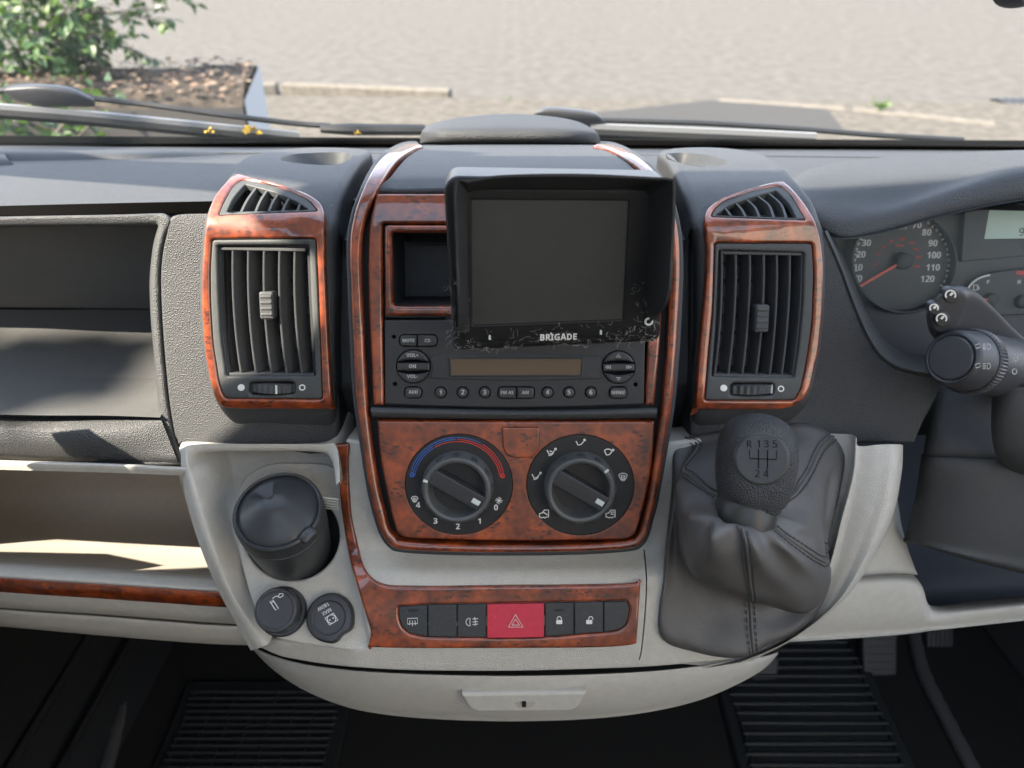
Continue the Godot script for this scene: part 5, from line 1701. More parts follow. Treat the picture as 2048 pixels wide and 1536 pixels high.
func radio() -> void:
	var rd := thing("car_radio", "black car radio with amber-brown display and round preset buttons", "radio", eye + Vector3(0, -0.33, -0.48))
	var o := rnd([[769, 640, 4], [1291, 639, 4], [1288, 808, 5], [1160, 813, 60], [1030, 815, 60], [900, 813, 60], [770, 808, 5]], 0)
	var open := []
	var pn := rnd([[858, 712, 3], [1030, 706, 60], [1205, 712, 3], [1200, 740, 20], [1204, 757, 3], [1030, 762, 60], [860, 756, 3], [866, 735, 20]], 0)
	part(plate(STK, seen(STK, pn), [], 0.0, 0.0014, 0.0008, 0.0), "display_surround", M.radio, rd, 38, eye)
	var ds := rnd([[898, 714], [1167, 714], [1165, 752], [900, 752]], 2)
	part(plate(STK, seen(STK, ds), [seen(STK, rnd([[902, 717], [1163, 717], [1161, 749], [904, 749]], 1))], 0.001, 0.0026, 0.0006, 0.012), "display_frame", M.button, rd, 38, eye)
	part(plate(STK, seen(STK, rnd([[901, 716], [1164, 716], [1162, 750], [903, 750]], 1)), [], 0.001, 0.0018, 0.0, 0.0), "display", M.display, rd, 38, eye)
	var but := [["MUTE", 800, 670, 834, 692, 9], ["CD", 836, 670, 874, 692, 9], ["AUD", 810, 774, 843.5, 795, 10], ["FM AS", 997, 774, 1032, 796, 8], ["AM", 1034, 774, 1068, 796, 8], ["MENU", 1219, 774, 1253, 796, 10]]
	for b in but:
		var r0: float = b[5]; var s := 2.0
		var pts := [[b[1], b[2], r0], [b[3], b[2], r0], [b[3], b[4], r0], [b[1], b[4], r0]]
		if b[0] in ["MUTE", "FM AS"]: pts = [[b[1], b[2], r0], [b[3], b[2], 1], [b[3], b[4], 1], [b[1], b[4], r0]]
		if b[0] in ["CD", "AM"]: pts = [[b[1], b[2], 1], [b[3], b[2], r0], [b[3], b[4], r0], [b[1], b[4], 1]]
		if not b[0] in ["CD", "AM"]:
			var e: float = 874.0 if b[0] == "MUTE" else 1068.0 if b[0] == "FM AS" else b[3]
			open.push_back(inset(seen(STK, rnd([[b[1], b[2], r0], [e, b[2], r0], [e, b[4], r0], [b[1], b[4], r0]])), -0.0006))
		var m := part(plate(STK, seen(STK, rnd(pts)), [], -0.006, 0.0026, 0.0013, 0.0), "button", M.button, rd, 38, eye)
		letters(b[0], STK.frame((b[1] + b[3]) / 2, (b[2] + b[4]) / 2, 0.0026), 0.0024, M.print_grey, m)
	var nums := [881.5, 925.5, 969.5, 1095, 1138, 1181.5]
	for i in 6:
		open.push_back(seen(STK, ell(nums[i], 784.5, 12.2, 12.0, 28)))
		var m := part(plate(STK, seen(STK, ell(nums[i], 784.5, 10.5, 10.3, 28)), [], -0.006, 0.0026, 0.0013, 0.0), "preset_button", M.button, rd, 38, eye)
		letters(str(i + 1), STK.frame(nums[i], 784.5, 0.0026), 0.0034, M.print_grey, m)
	# round rocker pads, cut in three
	for s in 2:
		var cx: float = [827.0, 1237.0][s]; var cy: float = [732.5, 734.0][s]
		var rr: float = [33.0, 32.0][s]
		open.push_back(seen(STK, ell(cx, cy, rr + 1.7, rr + 1.4, 48)))
		for k in 3:
			var a0: float = [20.0, -17.0, -160.0][k]; var pts := []
			if k == 0: pts = arc(cx, cy, rr, rr, 18, 162, 20); 
			elif k == 2: pts = arc(cx, cy, rr, rr, 198, 342, 20)
			else: pts = arc(cx, cy, rr, rr, -14, 14, 6) + arc(cx, cy, rr, rr, 166, 194, 6)
			if k == 0: pts += [[cx - 12, cy - 13.5], [cx, cy - 14.5], [cx + 12, cy - 13.5]]
			if k == 2: pts += [[cx + 12, cy + 14.5], [cx, cy + 16], [cx - 12, cy + 14.5]]
			var pv := PackedVector2Array()
			for p in pts: pv.push_back(Vector2(p[0], p[1]))
			var m := part(plate(STK, seen(STK, pv), [], -0.006, 0.003 if k != 1 else 0.0024, 0.0014, 0.0), "pad_button", M.button, rd, 38, eye)
			var ty: float = [cy - 22, cy, cy + 20][k]
			if s == 0: letters(["VOL+", "ON", "VOL-"][k], STK.frame(cx - 2, ty, [0.003, 0.0024, 0.003][k]), 0.0026, M.print_grey, m)
			else:
				var tri := []
				if k == 0: tri = [[[cx - 4, ty + 2], [cx + 4, ty + 2], [cx, ty - 4], "c"]]
				elif k == 2: tri = [[[cx - 4, ty + 1], [cx + 4, ty + 1], [cx, ty + 6], "c"]]
				else: tri = [[[cx - 26, ty], [cx - 21, ty - 3], [cx - 21, ty + 3], "c"], [[cx - 21, ty], [cx - 16, ty - 3], [cx - 16, ty + 3], "c"], [[cx + 21, ty - 3], [cx + 26, ty], [cx + 21, ty + 3], "c"], [[cx + 16, ty - 3], [cx + 21, ty], [cx + 16, ty + 3], "c"]]
				stroke(STK, tri, 0.0007, [0.003, 0.0024, 0.003][k], "arrow_mark", M.print_grey, m)
	for h in [[788, 673.5], [790, 767.5], [1271, 769]]:
		open.push_back(seen(STK, ell(h[0], h[1], 4.2, 4.2, 18)))
	part(plate(STK, seen(STK, o), open, -0.009, 0.0005, 0.001, 0.007, 0.0004), "faceplate", M.radio, rd, 38, eye)

# ---------- heater panel ----------
func climate() -> void:
	var cl := thing("heater_control_panel", "burl wood heater control panel with two round rotary dials", "heater controls", eye + Vector3(0, -0.42, -0.45))
	var o := rnd([[754, 841, 2], [900, 842, 60], [1309, 842, 2], [1308, 900, 40], [1300, 960, 40], [1284, 1030, 30], [1270, 1072, 12], [1250, 1080, 10], [1032, 1084, 100], [815, 1078, 10], [794, 1070, 12], [783, 1030, 30], [768, 960, 40], [758, 900, 40]], 0)
	var cen := [Vector2(917.5, 969), Vector2(1160.5, 970)]
	var hl := []
	for c in cen: hl.push_back(seen(STK, ell(c.x, c.y, 108, 101, 56), 0.001))
	part(plate(STK, seen(STK, o, 0.001), hl, -0.012, 0.001, 0.002, 0.009, 0.0006), "wood_plate", M.wood, cl, 45, eye)
	# blank button shield between the dials
	var sh := rnd([[1003, 853, 6], [1080, 853, 6], [1078, 900, 12], [1066, 915, 10], [1020, 915, 10], [1006, 900, 12]], 0)
	part(plate(STK, seen(STK, sh, 0.001), [], 0.0, 0.0026, 0.0014, 0.007), "blank_shield", M.wood, cl, 45, eye)
	for s in 2:
		var c: Vector2 = cen[s]
		var dial := part(plate(STK, seen(STK, ell(c.x, c.y, 107.6, 100.7, 64), 0.0005), [], -0.012, 0.0005, 0.0006, 0.0), "dial_plate", M.dial, cl, 38, eye)
		var f := STK.frame(c.x - 1.5, c.y + 1, 0.0)
		var u := STK.px(c.x, c.y).distance_to(STK.px(c.x + 100, c.y)) / 100.0   # metres per pixel across
		var R := 69.0 * u
		var knob := part(lathe([[R * 1.04, 0.0002], [R * 1.03, 0.003], [R * 1.0, 0.004, 1.0], [R * 0.985, 0.0105, 1.0], [R * 0.955, 0.0122], [R * 0.90, 0.0128], [R * 0.83, 0.0122], [R * 0.80, 0.0105], [R * 0.775, 0.0045], [R * 0.70, 0.002], [0.0, 0.0015]], f, 144), "knob_ring", M.ring, cl, 40)
		# groups of fine grip notches round the rim
		for g in 12:
			var nb := Bld.new()
			for k in 5:
				var a := TAU * g / 12.0 + (k - 2) * 0.045
				var d := f.basis.x * cos(a) + f.basis.y * sin(a)
				var t := f.basis.z.cross(d)
				nb.box(f.origin + d * (R * 1.002) + f.basis.z * 0.0075, Vector3(R * 0.018, 0.007, R * 0.03), Basis(t, f.basis.z, d), 0.0)
			part(nb, "grip_notch", M.ring, knob)
		# floor of the bowl and the grip bar across it
		part(lathe([[R * 0.79, 0.003], [R * 0.5, 0.0026], [0.0, 0.0024]], f, 48), "knob_bowl", M.dial, knob, 60, eye)
		var a1 := deg_to_rad(-31.0)
		var gx := f.basis.x * cos(a1) + f.basis.y * sin(a1)
		var gy := f.basis.z.cross(gx)
		var gf := Transform3D(Basis(gx, gy, f.basis.z), f.origin)
		var gl := R * 0.815; var gw := R * 0.235
		var prof := PackedVector2Array([Vector2(-gl, -gw), Vector2(gl * 0.985, -gw * 1.0), Vector2(gl, gw * 0.0), Vector2(gl * 0.985, gw * 1.0), Vector2(-gl, gw), Vector2(-gl * 1.02, 0)])
		var gfl := Flat.new(self, gf.origin, gf.basis.z, gf.basis.x)
		var bar := part(plate(gfl, prof, [], 0.002, 0.0135, 0.0012, 0.0), "grip_bar", M.dial if false else M.button, knob, 38, eye)
		part(plate(gfl, rnd([[gl * 0.62, -gw * 0.3], [gl * 0.92, -gw * 0.3], [gl * 0.92, gw * 0.32], [gl * 0.62, gw * 0.32]], gw * 0.2), [], 0.013, 0.0141, 0.0003, 0.0), "marker", M.marker, bar, 38, eye)
		var rm := Bld.new()
		var ra := deg_to_rad(162.0 if s == 0 else 40.0)
		var rd := f.basis.x * cos(ra) + f.basis.y * sin(ra)
		rm.box(f.origin + rd * R * 0.93 + f.basis.z * 0.0122, Vector3(0.0018, R * 0.13, 0.0016), Basis(f.basis.z.cross(rd), rd, f.basis.z))
		part(rm, "ring_mark", M.marker, knob)
		# printed legends
		var w := 0.0006
		if s == 0:
			var cx := 914.5; var cy := 961.0
			for r in [[94, 86, 176, 92, "b"], [89.5, 82, 174, 122, "b"], [85.5, 78, 172, 124, "b"], [94, 86, 58, 4, "r"], [89.5, 82, 90, 6, "r"], [85.5, 78, 122, 8, "r"], [89.5, 82, 120, 92, "b"], [94, 86, 91, 60, "b"]]:
				stroke(STK, [arc(cx, cy, r[0], r[1], r[2], r[3], 26)], 0.00055, w, "temperature_arc", M.print_blue if r[4] == "b" else M.print_red, dial)
			stroke(STK, [arc(824.5, 949.5, 3.6, 3.4, 0, 340, 12) + ["c"]], 0.0012, w, "cold_mark", M.print_blue, dial)
			stroke(STK, [arc(1005, 951.5, 3.6, 3.4, 0, 340, 12) + ["c"]], 0.0012, w, "hot_mark", M.print_red, dial)
			for t in [["4", 836, 1010], ["3", 871, 1042], ["2", 915.5, 1053], ["1", 959.5, 1042], ["0", 992, 1015]]:
				letters(t[0], STK.frame(t[1], t[2], w), 0.0044, M.print_white, dial)
			screen_icon(829.5, 997.5, 7.0, w, dial)
			var fan := []
			for k in 4: fan.push_back([[998, 1001], [998 + 7 * cos(k * PI / 2), 1001 + 7 * sin(k * PI / 2)], [998 + 6 * cos(k * PI / 2 + 0.8), 1001 + 6 * sin(k * PI / 2 + 0.8)], [998, 1001]])
			stroke(STK, fan, 0.0006, w, "fan_symbol", M.print_white, dial)
		else:
			screen_icon(1246, 952.5, 9.0, w, dial)
			for p in [[1161, 886, 0], [1103, 904, 1], [1218, 906, 2], [1073, 952, 3]]:
				var x: float = p[0]; var y: float = p[1]
				var l := [[[x - 9, y - 4], [x - 5, y + 4], [x + 1, y + 3], [x + 6, y - 3]], arc(x + 8, y - 6, 1.6, 1.6, 0, 330, 8) + ["c"]]
				if p[2] in [1, 3]: l.push_back([[x - 6, y + 7], [x - 1, y + 6], [x + 4, y + 2]])
				if p[2] == 2: l.push_back(arc(x - 2, y - 2, 8, 6, 20, 160, 8)); 
				if p[2] == 1: l.push_back([[x - 4, y - 2], [x + 1, y - 1]])
				stroke(STK, l, 0.0008, w, "airflow_symbol", M.print_white, dial)
			for p in [[1088, 1028, -1.0], [1221, 1028, 1.0]]:
				var x: float = p[0]; var y: float = p[1]
				stroke(STK, [[[x - 9, y + 6], [x - 9, y - 1], [x - 4, y - 2], [x + 1, y - 8], [x + 9, y - 8], [x + 9, y + 6], [x + 4, y + 6], [x + 2, y + 8], [x - 1, y + 6], [x - 4, y + 8], [x - 6, y + 6], "c"], [[x - 2 if p[2] < 0 else x + 7.0, y - 4], [x + 3, y - 1], [x + 7, y + 2]] if p[2] < 0 else [[x + 7, y - 4], [x + 2, y - 4], [x + 1, y], [x + 7, y + 1]]], 0.0008, w, "air_source_symbol", M.print_white, dial)

func screen_icon(x: float, y: float, s: float, w: float, parent: Node3D) -> void:
	stroke(STK, [arc(x, y + s * 0.2, s * 1.1, s * 0.9, 30, 150, 8) + [[x - s * 0.5, y + s * 0.7], [x + s * 0.5, y + s * 0.7], "c"], [[x - s * 0.4, y - s * 0.3], [x - s * 0.3, y + s]], [[x, y - s * 0.4], [x, y + s * 1.1]], [[x + s * 0.4, y - s * 0.3], [x + s * 0.3, y + s]]], 0.0006, w, "defrost_symbol", M.print_white, parent)

# ---------- wood strip with switches ----------
func switches() -> void:
	var sw := thing("switch_panel", "L-shaped burl wood trim with a row of seven dashboard switches", "switch panel", eye + Vector3(-0.02, -0.5, -0.43))
	var o := spl([[1281, 1160], [1272, 1164], [1241, 1168], [1130, 1171], [1002, 1172], [900, 1174], [831, 1174], [790, 1173], [768, 1169], [745, 1155], [727, 1128], [712, 1076], [704, 1040], [700, 1000], [697, 936], [699, 900], [697, 887], [682, 888], [667, 890], [673, 900], [677, 920], [679, 982], [686, 1044], [700, 1120], [722, 1198], [736, 1245], [741, 1265], [737, 1292], [744, 1295], [831, 1297], [1002, 1297], [1172, 1296], [1240, 1293], [1270, 1288], [1274, 1278], [1278, 1220]], 4)
	var h := rnd([[797, 1213, 4], [860, 1209, 30], [1087, 1205, 60], [1253, 1202, 4], [1260, 1216, 6], [1254, 1248, 8], [1238, 1261, 8], [1207, 1265, 20], [1087, 1275, 60], [967, 1276, 60], [851, 1274, 20], [820, 1268, 8], [803, 1254, 8], [797, 1234, 8]], 0)
	part(plate(CON, seen(CON, o, 0.002), [seen(CON, h, 0.002)], -0.002, 0.003, 0.0022, 0.007), "wood_trim", M.wood, sw, 45, eye)
	var xs := [797.5, 855, 914, 973, 1089, 1148, 1207, 1260]
	var well := seen(CON, h, 0.0)
	part(plate(CON, well, [], -0.002, 0.0005, 0.0, 0.02), "switch_well", M.dial, sw, 38, eye)
	var hp := PackedVector2Array(h)
	for i in 7:
		var x0: float = xs[i] + 1.0; var x1: float = xs[i + 1] - 1.0
		var box := PackedVector2Array([Vector2(x0, 1190), Vector2(x1, 1190), Vector2(x1, 1290), Vector2(x0, 1290)])
		var cut := Geometry2D.intersect_polygons(box, inset(hp, 1.0))
		if cut.is_empty(): continue
		var s := part(plate(CON, seen(CON, resample(cut[0], 6.0), 0.002), [], 0.0, 0.0024 if i != 3 else 0.0034, 0.0008, 0.0), "switch" if i != 3 else "hazard_switch", M.switch if i != 3 else M.red, sw, 38, eye)
		if i == 3: s.set_meta("label", "wide red hazard warning switch")
		var w := 0.0025 if i != 3 else 0.0035
		var cx: float = (x0 + x1) / 2
		match i:
			0: stroke(CON, [[[815, 1237], [835, 1236], [835, 1247], [815, 1248], "c"], [[820, 1241], [819, 1250]], [[825, 1241], [825, 1252]], [[830, 1241], [831, 1250]]], 0.0005, w, "heated_screen_symbol", M.print_white, s)
			2: stroke(CON, [arc(940, 1244, 8, 8, 90, 270, 8) + ["c"], [[945, 1238], [956, 1237]], [[945, 1244], [956, 1243]], [[945, 1249], [956, 1248]], [[949, 1234], [951, 1244], [950, 1252]]], 0.0005, w, "fog_lamp_symbol", M.print_white, s)
			3: stroke(CON, [[[1031, 1229], [1046, 1254], [1017, 1254], "c"], [[1031, 1238], [1039, 1250], [1024, 1250], "c"]], 0.0006, w, "warning_triangle", M.print_white, s)
			4, 5:
				var y := 1243.0
				var lx := cx if i == 4 else cx + 1.0
				part(plate(CON, seen(CON, rnd([[lx - 6, y - 3], [lx + 6, y - 3], [lx + 6, y + 5], [lx - 6, y + 5]], 1.5), w), [], w - 0.0003, w + 0.0002, 0.0, 0.0), "padlock_symbol", M.print_white, s, 38, eye)
				var sh := arc(lx if i == 4 else lx + 3.0, y - 4, 4.5, 6, 0, 180, 8)
				stroke(CON, [sh], 0.0006, w, "shackle", M.print_white, s)
		if i in [0, 4]:
			part(plate(CON, seen(CON, rnd([[cx - 10, 1219], [cx + 10, 1218], [cx + 10, 1223], [cx - 10, 1224]], 2), w), [], w - 0.0008, w + 0.00015, 0.0, 0.0), "indicator", M.dial, s, 38, eye)

# ---------- rear-view monitor ----------
func monitor() -> void:
	var mo := thing("monitor", "black rear-view monitor with sun hood mounted in front of the radio", "monitor", W(1105, 690, -0.49))
	var c := Flat.new(self, W(1105, 530, -0.452), Vector3(0.03, 0.07, 1))
	var body := rnd([[887, 372, 18], [905, 353, 18], [1338, 360, 22], [1320, 684, 18], [907, 703, 14]], 0)
	part(plate(c, seen(c, body), [], -0.026, 0.0, 0.003, 0.0, -1, true), "housing", M.monitor, mo, 38)
	var bz := rnd([[926, 376], [1306, 378], [1292, 668], [930, 684]], 12)
	part(plate(c, seen(c, bz), [seen(c, rnd([[944, 399], [1256, 401], [1244, 637], [945, 649]], 2))], -0.001, 0.0016, 0.0012, 0.012), "bezel", M.monitor, mo, 38, eye)
	part(plate(c, seen(c, rnd([[943, 398], [1257, 400], [1245, 638], [944, 650]], 1)), [], -0.001, 0.0006, 0.0, 0.0), "screen", M.screen, mo, 38, eye)
	# three-sided hood, open below
	var a := [[941, 664], [938, 600], [936, 500], [938, 400], [944, 384], [1000, 379], [1150, 379], [1270, 379], [1290, 386], [1299, 410], [1297, 500], [1293, 590], [1293, 640]]
	var e := [[920, 660], [921, 625], [917, 500], [914, 372], [938, 365], [1003, 355], [1150, 353], [1300, 358], [1338, 361], [1346, 374], [1342, 500], [1333, 598], [1300, 640]]
	var r0 := []; var r1 := []; var r2 := []; var r3 := []
	var cw := c.t.basis.z
	for i in a.size():
		var ip: Vector3 = c.pt(a[i][0], a[i][1], 0.001)
		var ep: Vector3 = W(e[i][0], e[i][1], c.pt(e[i][0], e[i][1], 0.0).z + (0.032 if i > 0 and i < 12 else 0.004))
		var out := (ip - c.pt(1115, 530, 0.001)); out = (out - cw * out.dot(cw)).normalized()
		r0.push_back(ip); r1.push_back(ep); r2.push_back(ep + out * 0.0016 ); r3.push_back(ip + out * 0.0016)
	var hb := Bld.new()
	var f0 := curve3(r0, 5); var f1 := curve3(r1, 5); var f2 := curve3(r2, 5); var f3 := curve3(r3, 5)
	hb.grid([f0, f1, f2, f3, f0])
	part(hb, "sun_hood", M.hood, mo, 40)
	# badge and small marks
	var bf := c.frame(1116.5, 673, 0.0016)
	part(plate(c, seen(c, rnd([[1084, 663], [1149, 660], [1149, 682], [1084, 685]], 5)), [], 0.0, 0.0024, 0.0006, 0.0), "badge", M.monitor, mo, 38, eye)
	bf.origin += bf.basis.z * 0.0009
	letters("BRIGADE", bf, 0.0044, M.print_white, mo, "badge_lettering", 0.015, true, 0.0003, 0.95)
	var dot := Bld.new()
	var ip := Vector2(1100.5, 665)
	part(plate(c, seen(c, ell(1101.5, 663.6, 1.7, 1.7, 12)), [], 0.002, 0.0028, 0.0, 0.0), "badge_dot", M.print_white, mo, 38, eye)
	for k in [[979.5, 672], [1201, 662]]:
		part(plate(c, seen(c, rnd([[k[0] - 2, k[1] - 4], [k[0] + 2, k[1] - 4], [k[0] + 2, k[1] + 5], [k[0] - 2, k[1] + 5]], 1)), [], 0.0, 0.002, 0.0, 0.0), "light_mark", M.marker, mo, 38, eye)
	var ey := Bld.new()
	var ef := c.frame(1297.5, 643, 0.0035)
	var pts := []
	for i in 13: pts.push_back(ef * Vector3(cos(TAU * i / 12.0) * 0.0023, sin(TAU * i / 12.0) * 0.0023, 0))
	ey.add(tube(pts, 0.0007, 6, false))
	part(ey, "eyelet", M.marker, mo)
	# bracket to the dash behind
	var br := Bld.new()
	br.add(tube([c.pt(1120, 600, -0.02), c.pt(1120, 620, -0.045), STK.pt(1120, 590, 0.0)], 0.009, 10))
	part(br, "bracket", M.monitor, mo)

# ---------- gear lever ----------
func gear() -> void:
	var ge := thing("gear_lever", "gear lever with grained black knob and stitched leather gaiter", "gear lever", W(1490, 1200, -0.44))
	var rings := [
		[[1350, 891, -0.505], [1404, 866, -0.512], [1500, 850, -0.518], [1590, 845, -0.52], [1652, 860, -0.515], [1690, 908, -0.502], [1680, 985, -0.482], [1658, 1080, -0.46], [1661, 1165, -0.438], [1618, 1246, -0.424], [1538, 1287, -0.414], [1480, 1312, -0.405], [1389, 1299, -0.41], [1318, 1262, -0.418], [1326, 1140, -0.442], [1343, 980, -0.472]],
		[[1353, 892, -0.492], [1405, 870, -0.50], [1500, 856, -0.505], [1590, 849, -0.507], [1648, 864, -0.502], [1685, 908, -0.489], [1676, 985, -0.467], [1655, 1082, -0.446], [1656, 1165, -0.426], [1612, 1242, -0.413], [1534, 1283, -0.403], [1478, 1305, -0.395], [1392, 1293, -0.40], [1324, 1258, -0.406], [1331, 1140, -0.43], [1347, 980, -0.459]],
		[[1378, 905, -0.484], [1420, 888, -0.49], [1500, 880, -0.49], [1580, 874, -0.49], [1630, 886, -0.487], [1660, 925, -0.478], [1652, 990, -0.458], [1642, 1080, -0.437], [1642, 1150, -0.42], [1598, 1196, -0.425], [1528, 1205, -0.422], [1474, 1190, -0.424], [1418, 1172, -0.426], [1372, 1140, -0.43], [1354, 1095, -0.438], [1362, 975, -0.455]],
		[[1362, 952, -0.45], [1385, 925, -0.46], [1500, 900, -0.46], [1570, 900, -0.46], [1610, 930, -0.458], [1632, 980, -0.442], [1641, 1040, -0.425], [1652, 1110, -0.41], [1659, 1172, -0.402], [1614, 1226, -0.388], [1540, 1212, -0.381], [1473, 1190, -0.377], [1425, 1172, -0.38], [1380, 1142, -0.39], [1364, 1075, -0.41], [1350, 990, -0.435]],
		[[1372, 965, -0.438], [1402, 940, -0.445], [1500, 920, -0.445], [1560, 925, -0.445], [1596, 955, -0.44], [1614, 1000, -0.426], [1626, 1050, -0.41], [1636, 1108, -0.395], [1636, 1160, -0.385], [1594, 1184, -0.375], [1530, 1168, -0.37], [1470, 1148, -0.367], [1420, 1130, -0.37], [1385, 1104, -0.38], [1368, 1055, -0.398], [1362, 992, -0.422]],
		[[1402, 985, -0.42], [1432, 962, -0.428], [1500, 948, -0.43], [1548, 956, -0.43], [1574, 986, -0.42], [1588, 1020, -0.408], [1594, 1055, -0.398], [1590, 1092, -0.385], [1574, 1118, -0.376], [1545, 1126, -0.37], [1510, 1112, -0.367], [1468, 1104, -0.367], [1432, 1086, -0.37], [1406, 1060, -0.378], [1392, 1032, -0.392], [1390, 1005, -0.408]],
		[[1432, 1005, -0.408], [1455, 985, -0.416], [1492, 978, -0.42], [1526, 982, -0.42], [1542, 1002, -0.412], [1550, 1022, -0.404], [1549, 1042, -0.398], [1542, 1062, -0.39], [1530, 1072, -0.384], [1512, 1076, -0.38], [1492, 1072, -0.377], [1468, 1068, -0.377], [1448, 1062, -0.379], [1432, 1050, -0.384], [1426, 1036, -0.392], [1426, 1020, -0.4]]]
	for i in 16:
		if rings[6][i][1] > 1030: rings[6][i][1] -= 20.0 * (rings[6][i][1] - 1000.0) / 76.0
		if rings[5][i][1] > 1050: rings[5][i][1] -= 18.0 * (rings[5][i][1] - 1030.0) / 80.0
	var rows := net(rings)
	# gathers in the leather near the neck
	for i in 16:
		var pl := 0.0035 * (1.0 if i % 2 == 0 else -1.0)
		var cc: Vector3 = W(1488, 1024, -0.40)
		rows[6][i] += (rows[6][i] - cc).normalized() * (pl * 0.45 - 0.0015)
		rows[5][i] += (rows[5][i] - cc).normalized() * pl * 1.3
	var tuck := []
	for i in 16: tuck.push_back((rows[6][i] as Vector3).lerp(W(1487, 1026, -0.4), 0.45) + Vector3(0, -0.012, 0))
	rows.push_back(tuck)
	var lf := loft(rows, 6, 8, true)
	var gn := noise(26.0, FastNoiseLite.TYPE_SIMPLEX_SMOOTH, 2, 14)
	for r in lf.size():
		for j in lf[r].size():
			var p: Vector3 = lf[r][j]
			lf[r][j] = p + (eye - p).normalized() * 0.0022 * gn.get_noise_3d(p.x, p.y * 1.6, p.z)
	var gb := Bld.new(); gb.grid(lf, true)
	var gt := part(gb, "gaiter", M.leather, ge, 70, eye)
	# seams: a pinched welt with a row of stitches each side
	for col in [10.6, 7.2, 0.5, 4.4]:
		var pts := []
		for r in range(2, lf.size() - 10):
			var j: int = int(col * 6.0) % lf[r].size()
			var p: Vector3 = lf[r][j]
			pts.push_back(p + (eye - p).normalized() * 0.0006)
		var sb := tube(pts, 0.0011, 6)
		part(sb, "seam", M.leather, gt)
		for sd in [-1, 1]:
			var st := Bld.new()
			for r in range(2, lf.size() - 11, 1):
				var n: int = lf[r].size()
				var j := posmod(int(col * 6.0) + sd, n)
				var k := posmod(int(col * 6.0), n)
				var off := (lf[r][j] as Vector3).direction_to(lf[r][k])
				var p: Vector3 = lf[r][k] - off * 0.0035
				var q: Vector3 = lf[r + 1][k] - (lf[r + 1][j] as Vector3).direction_to(lf[r + 1][k]) * 0.0035
				if p.distance_to(q) < 0.0012: continue
				var up2 := (eye - p).normalized() * 0.0012
				st.add(tube([p.lerp(q, 0.12) + up2, p.lerp(q, 0.5) + up2 * 1.4, p.lerp(q, 0.72) + up2], 0.00055, 5))
			part(st, "stitching", M.stitch, gt, 50)
	# lever collar and knob
	var p0 := W(1503, 1034, -0.398); var p1 := W(1521, 826, -0.436)
	var ax := (p1 - p0).normalized()
	var fx := Vector3.RIGHT; fx = (fx - ax * fx.dot(ax)).normalized()
	var fr := Transform3D(Basis(fx, ax.cross(fx), ax), p0)
	var L := p0.distance_to(p1)
	var cfr := fr.translated(W(1492, 1034, -0.398) - p0)
	part(lathe([[0.014, -0.012], [0.0182, -0.0105], [0.0198, -0.006], [0.0201, 0.0], [0.0199, 0.007], [0.019, 0.011], [0.016, 0.014]], cfr, 40), "collar", M.knob_cap, ge, 40)
	var sh := Transform3D(Basis(fr.basis.x, fr.basis.y * 1.02, fr.basis.z), fr.origin)
	var prof := [[0.012, 0.0035], [0.0172, 0.004], [0.0186, 0.0055]]
	var eg := [[0.0, 0.0188], [0.04, 0.0212], [0.12, 0.0236], [0.25, 0.0256], [0.4, 0.0268], [0.55, 0.0271], [0.68, 0.0264], [0.78, 0.0247], [0.86, 0.0215], [0.92, 0.0172], [0.96, 0.0125], [0.985, 0.0075], [1.0, 0.0]]
	for e in eg: prof.push_back([e[1], lerpf(0.007, L, e[0])])
	# the cap is let into the flank that faces the seats
	var mid := p0 + ax * (L * 0.56)
	var tgt := eye + sight(1523.5, 918).normalized() * (eye.distance_to(mid) - 0.0235)
	var axis_pt := p0 + ax * ((tgt - p0).dot(ax))
	var vn := (tgt - axis_pt).normalized()
	var cfl := Flat.new(self, axis_pt + vn * 0.0238, vn)
	var kb := lathe(prof, sh, 64)
	# the moulding is flattened where the cap sits
	for i in kb.v.size():
		var hh := (kb.v[i] - axis_pt).dot(vn)
		if hh > 0.0233: kb.v[i] -= vn * (hh - 0.0233)
	var kn := part(kb, "knob", M.knob, ge, 60)
	var cc := cfl.px(1523.5, 918)
	var disc := PackedVector2Array()
	for i in 48: disc.push_back(cc + Vector2(cos(TAU * i / 48.0), sin(TAU * i / 48.0)) * 0.0178)
	part(plate(cfl, disc, [], -0.012, -0.0005, 0.0006, 0.0), "cap_groove", M.knob_cap, kn, 38)
	var d2 := PackedVector2Array()
	for p in disc: d2.push_back(cc + (p - cc) * 0.965)
	var cap := part(plate(cfl, d2, [], -0.012, 0.0006, 0.0014, 0.0), "knob_cap", M.knob_cap, kn, 38)
	for t in [["R", 1498, 888], ["1", 1518, 888], ["3", 1533, 888], ["5", 1549.5, 888], ["2", 1515, 947.5], ["4", 1532, 947.5]]:
		letters(t[0], cfl.frame(t[1], t[2], 0.0006), 0.0046, M.deep, cap, "gate_number", 0.0, false)
	stroke(cfl, [[[1499, 900], [1499, 917], [1553, 919], [1554, 902]], [[1517, 899], [1517, 937]], [[1535, 900], [1535, 938]]], 0.0007, 0.0006, "gate_lines", M.deep, cap)

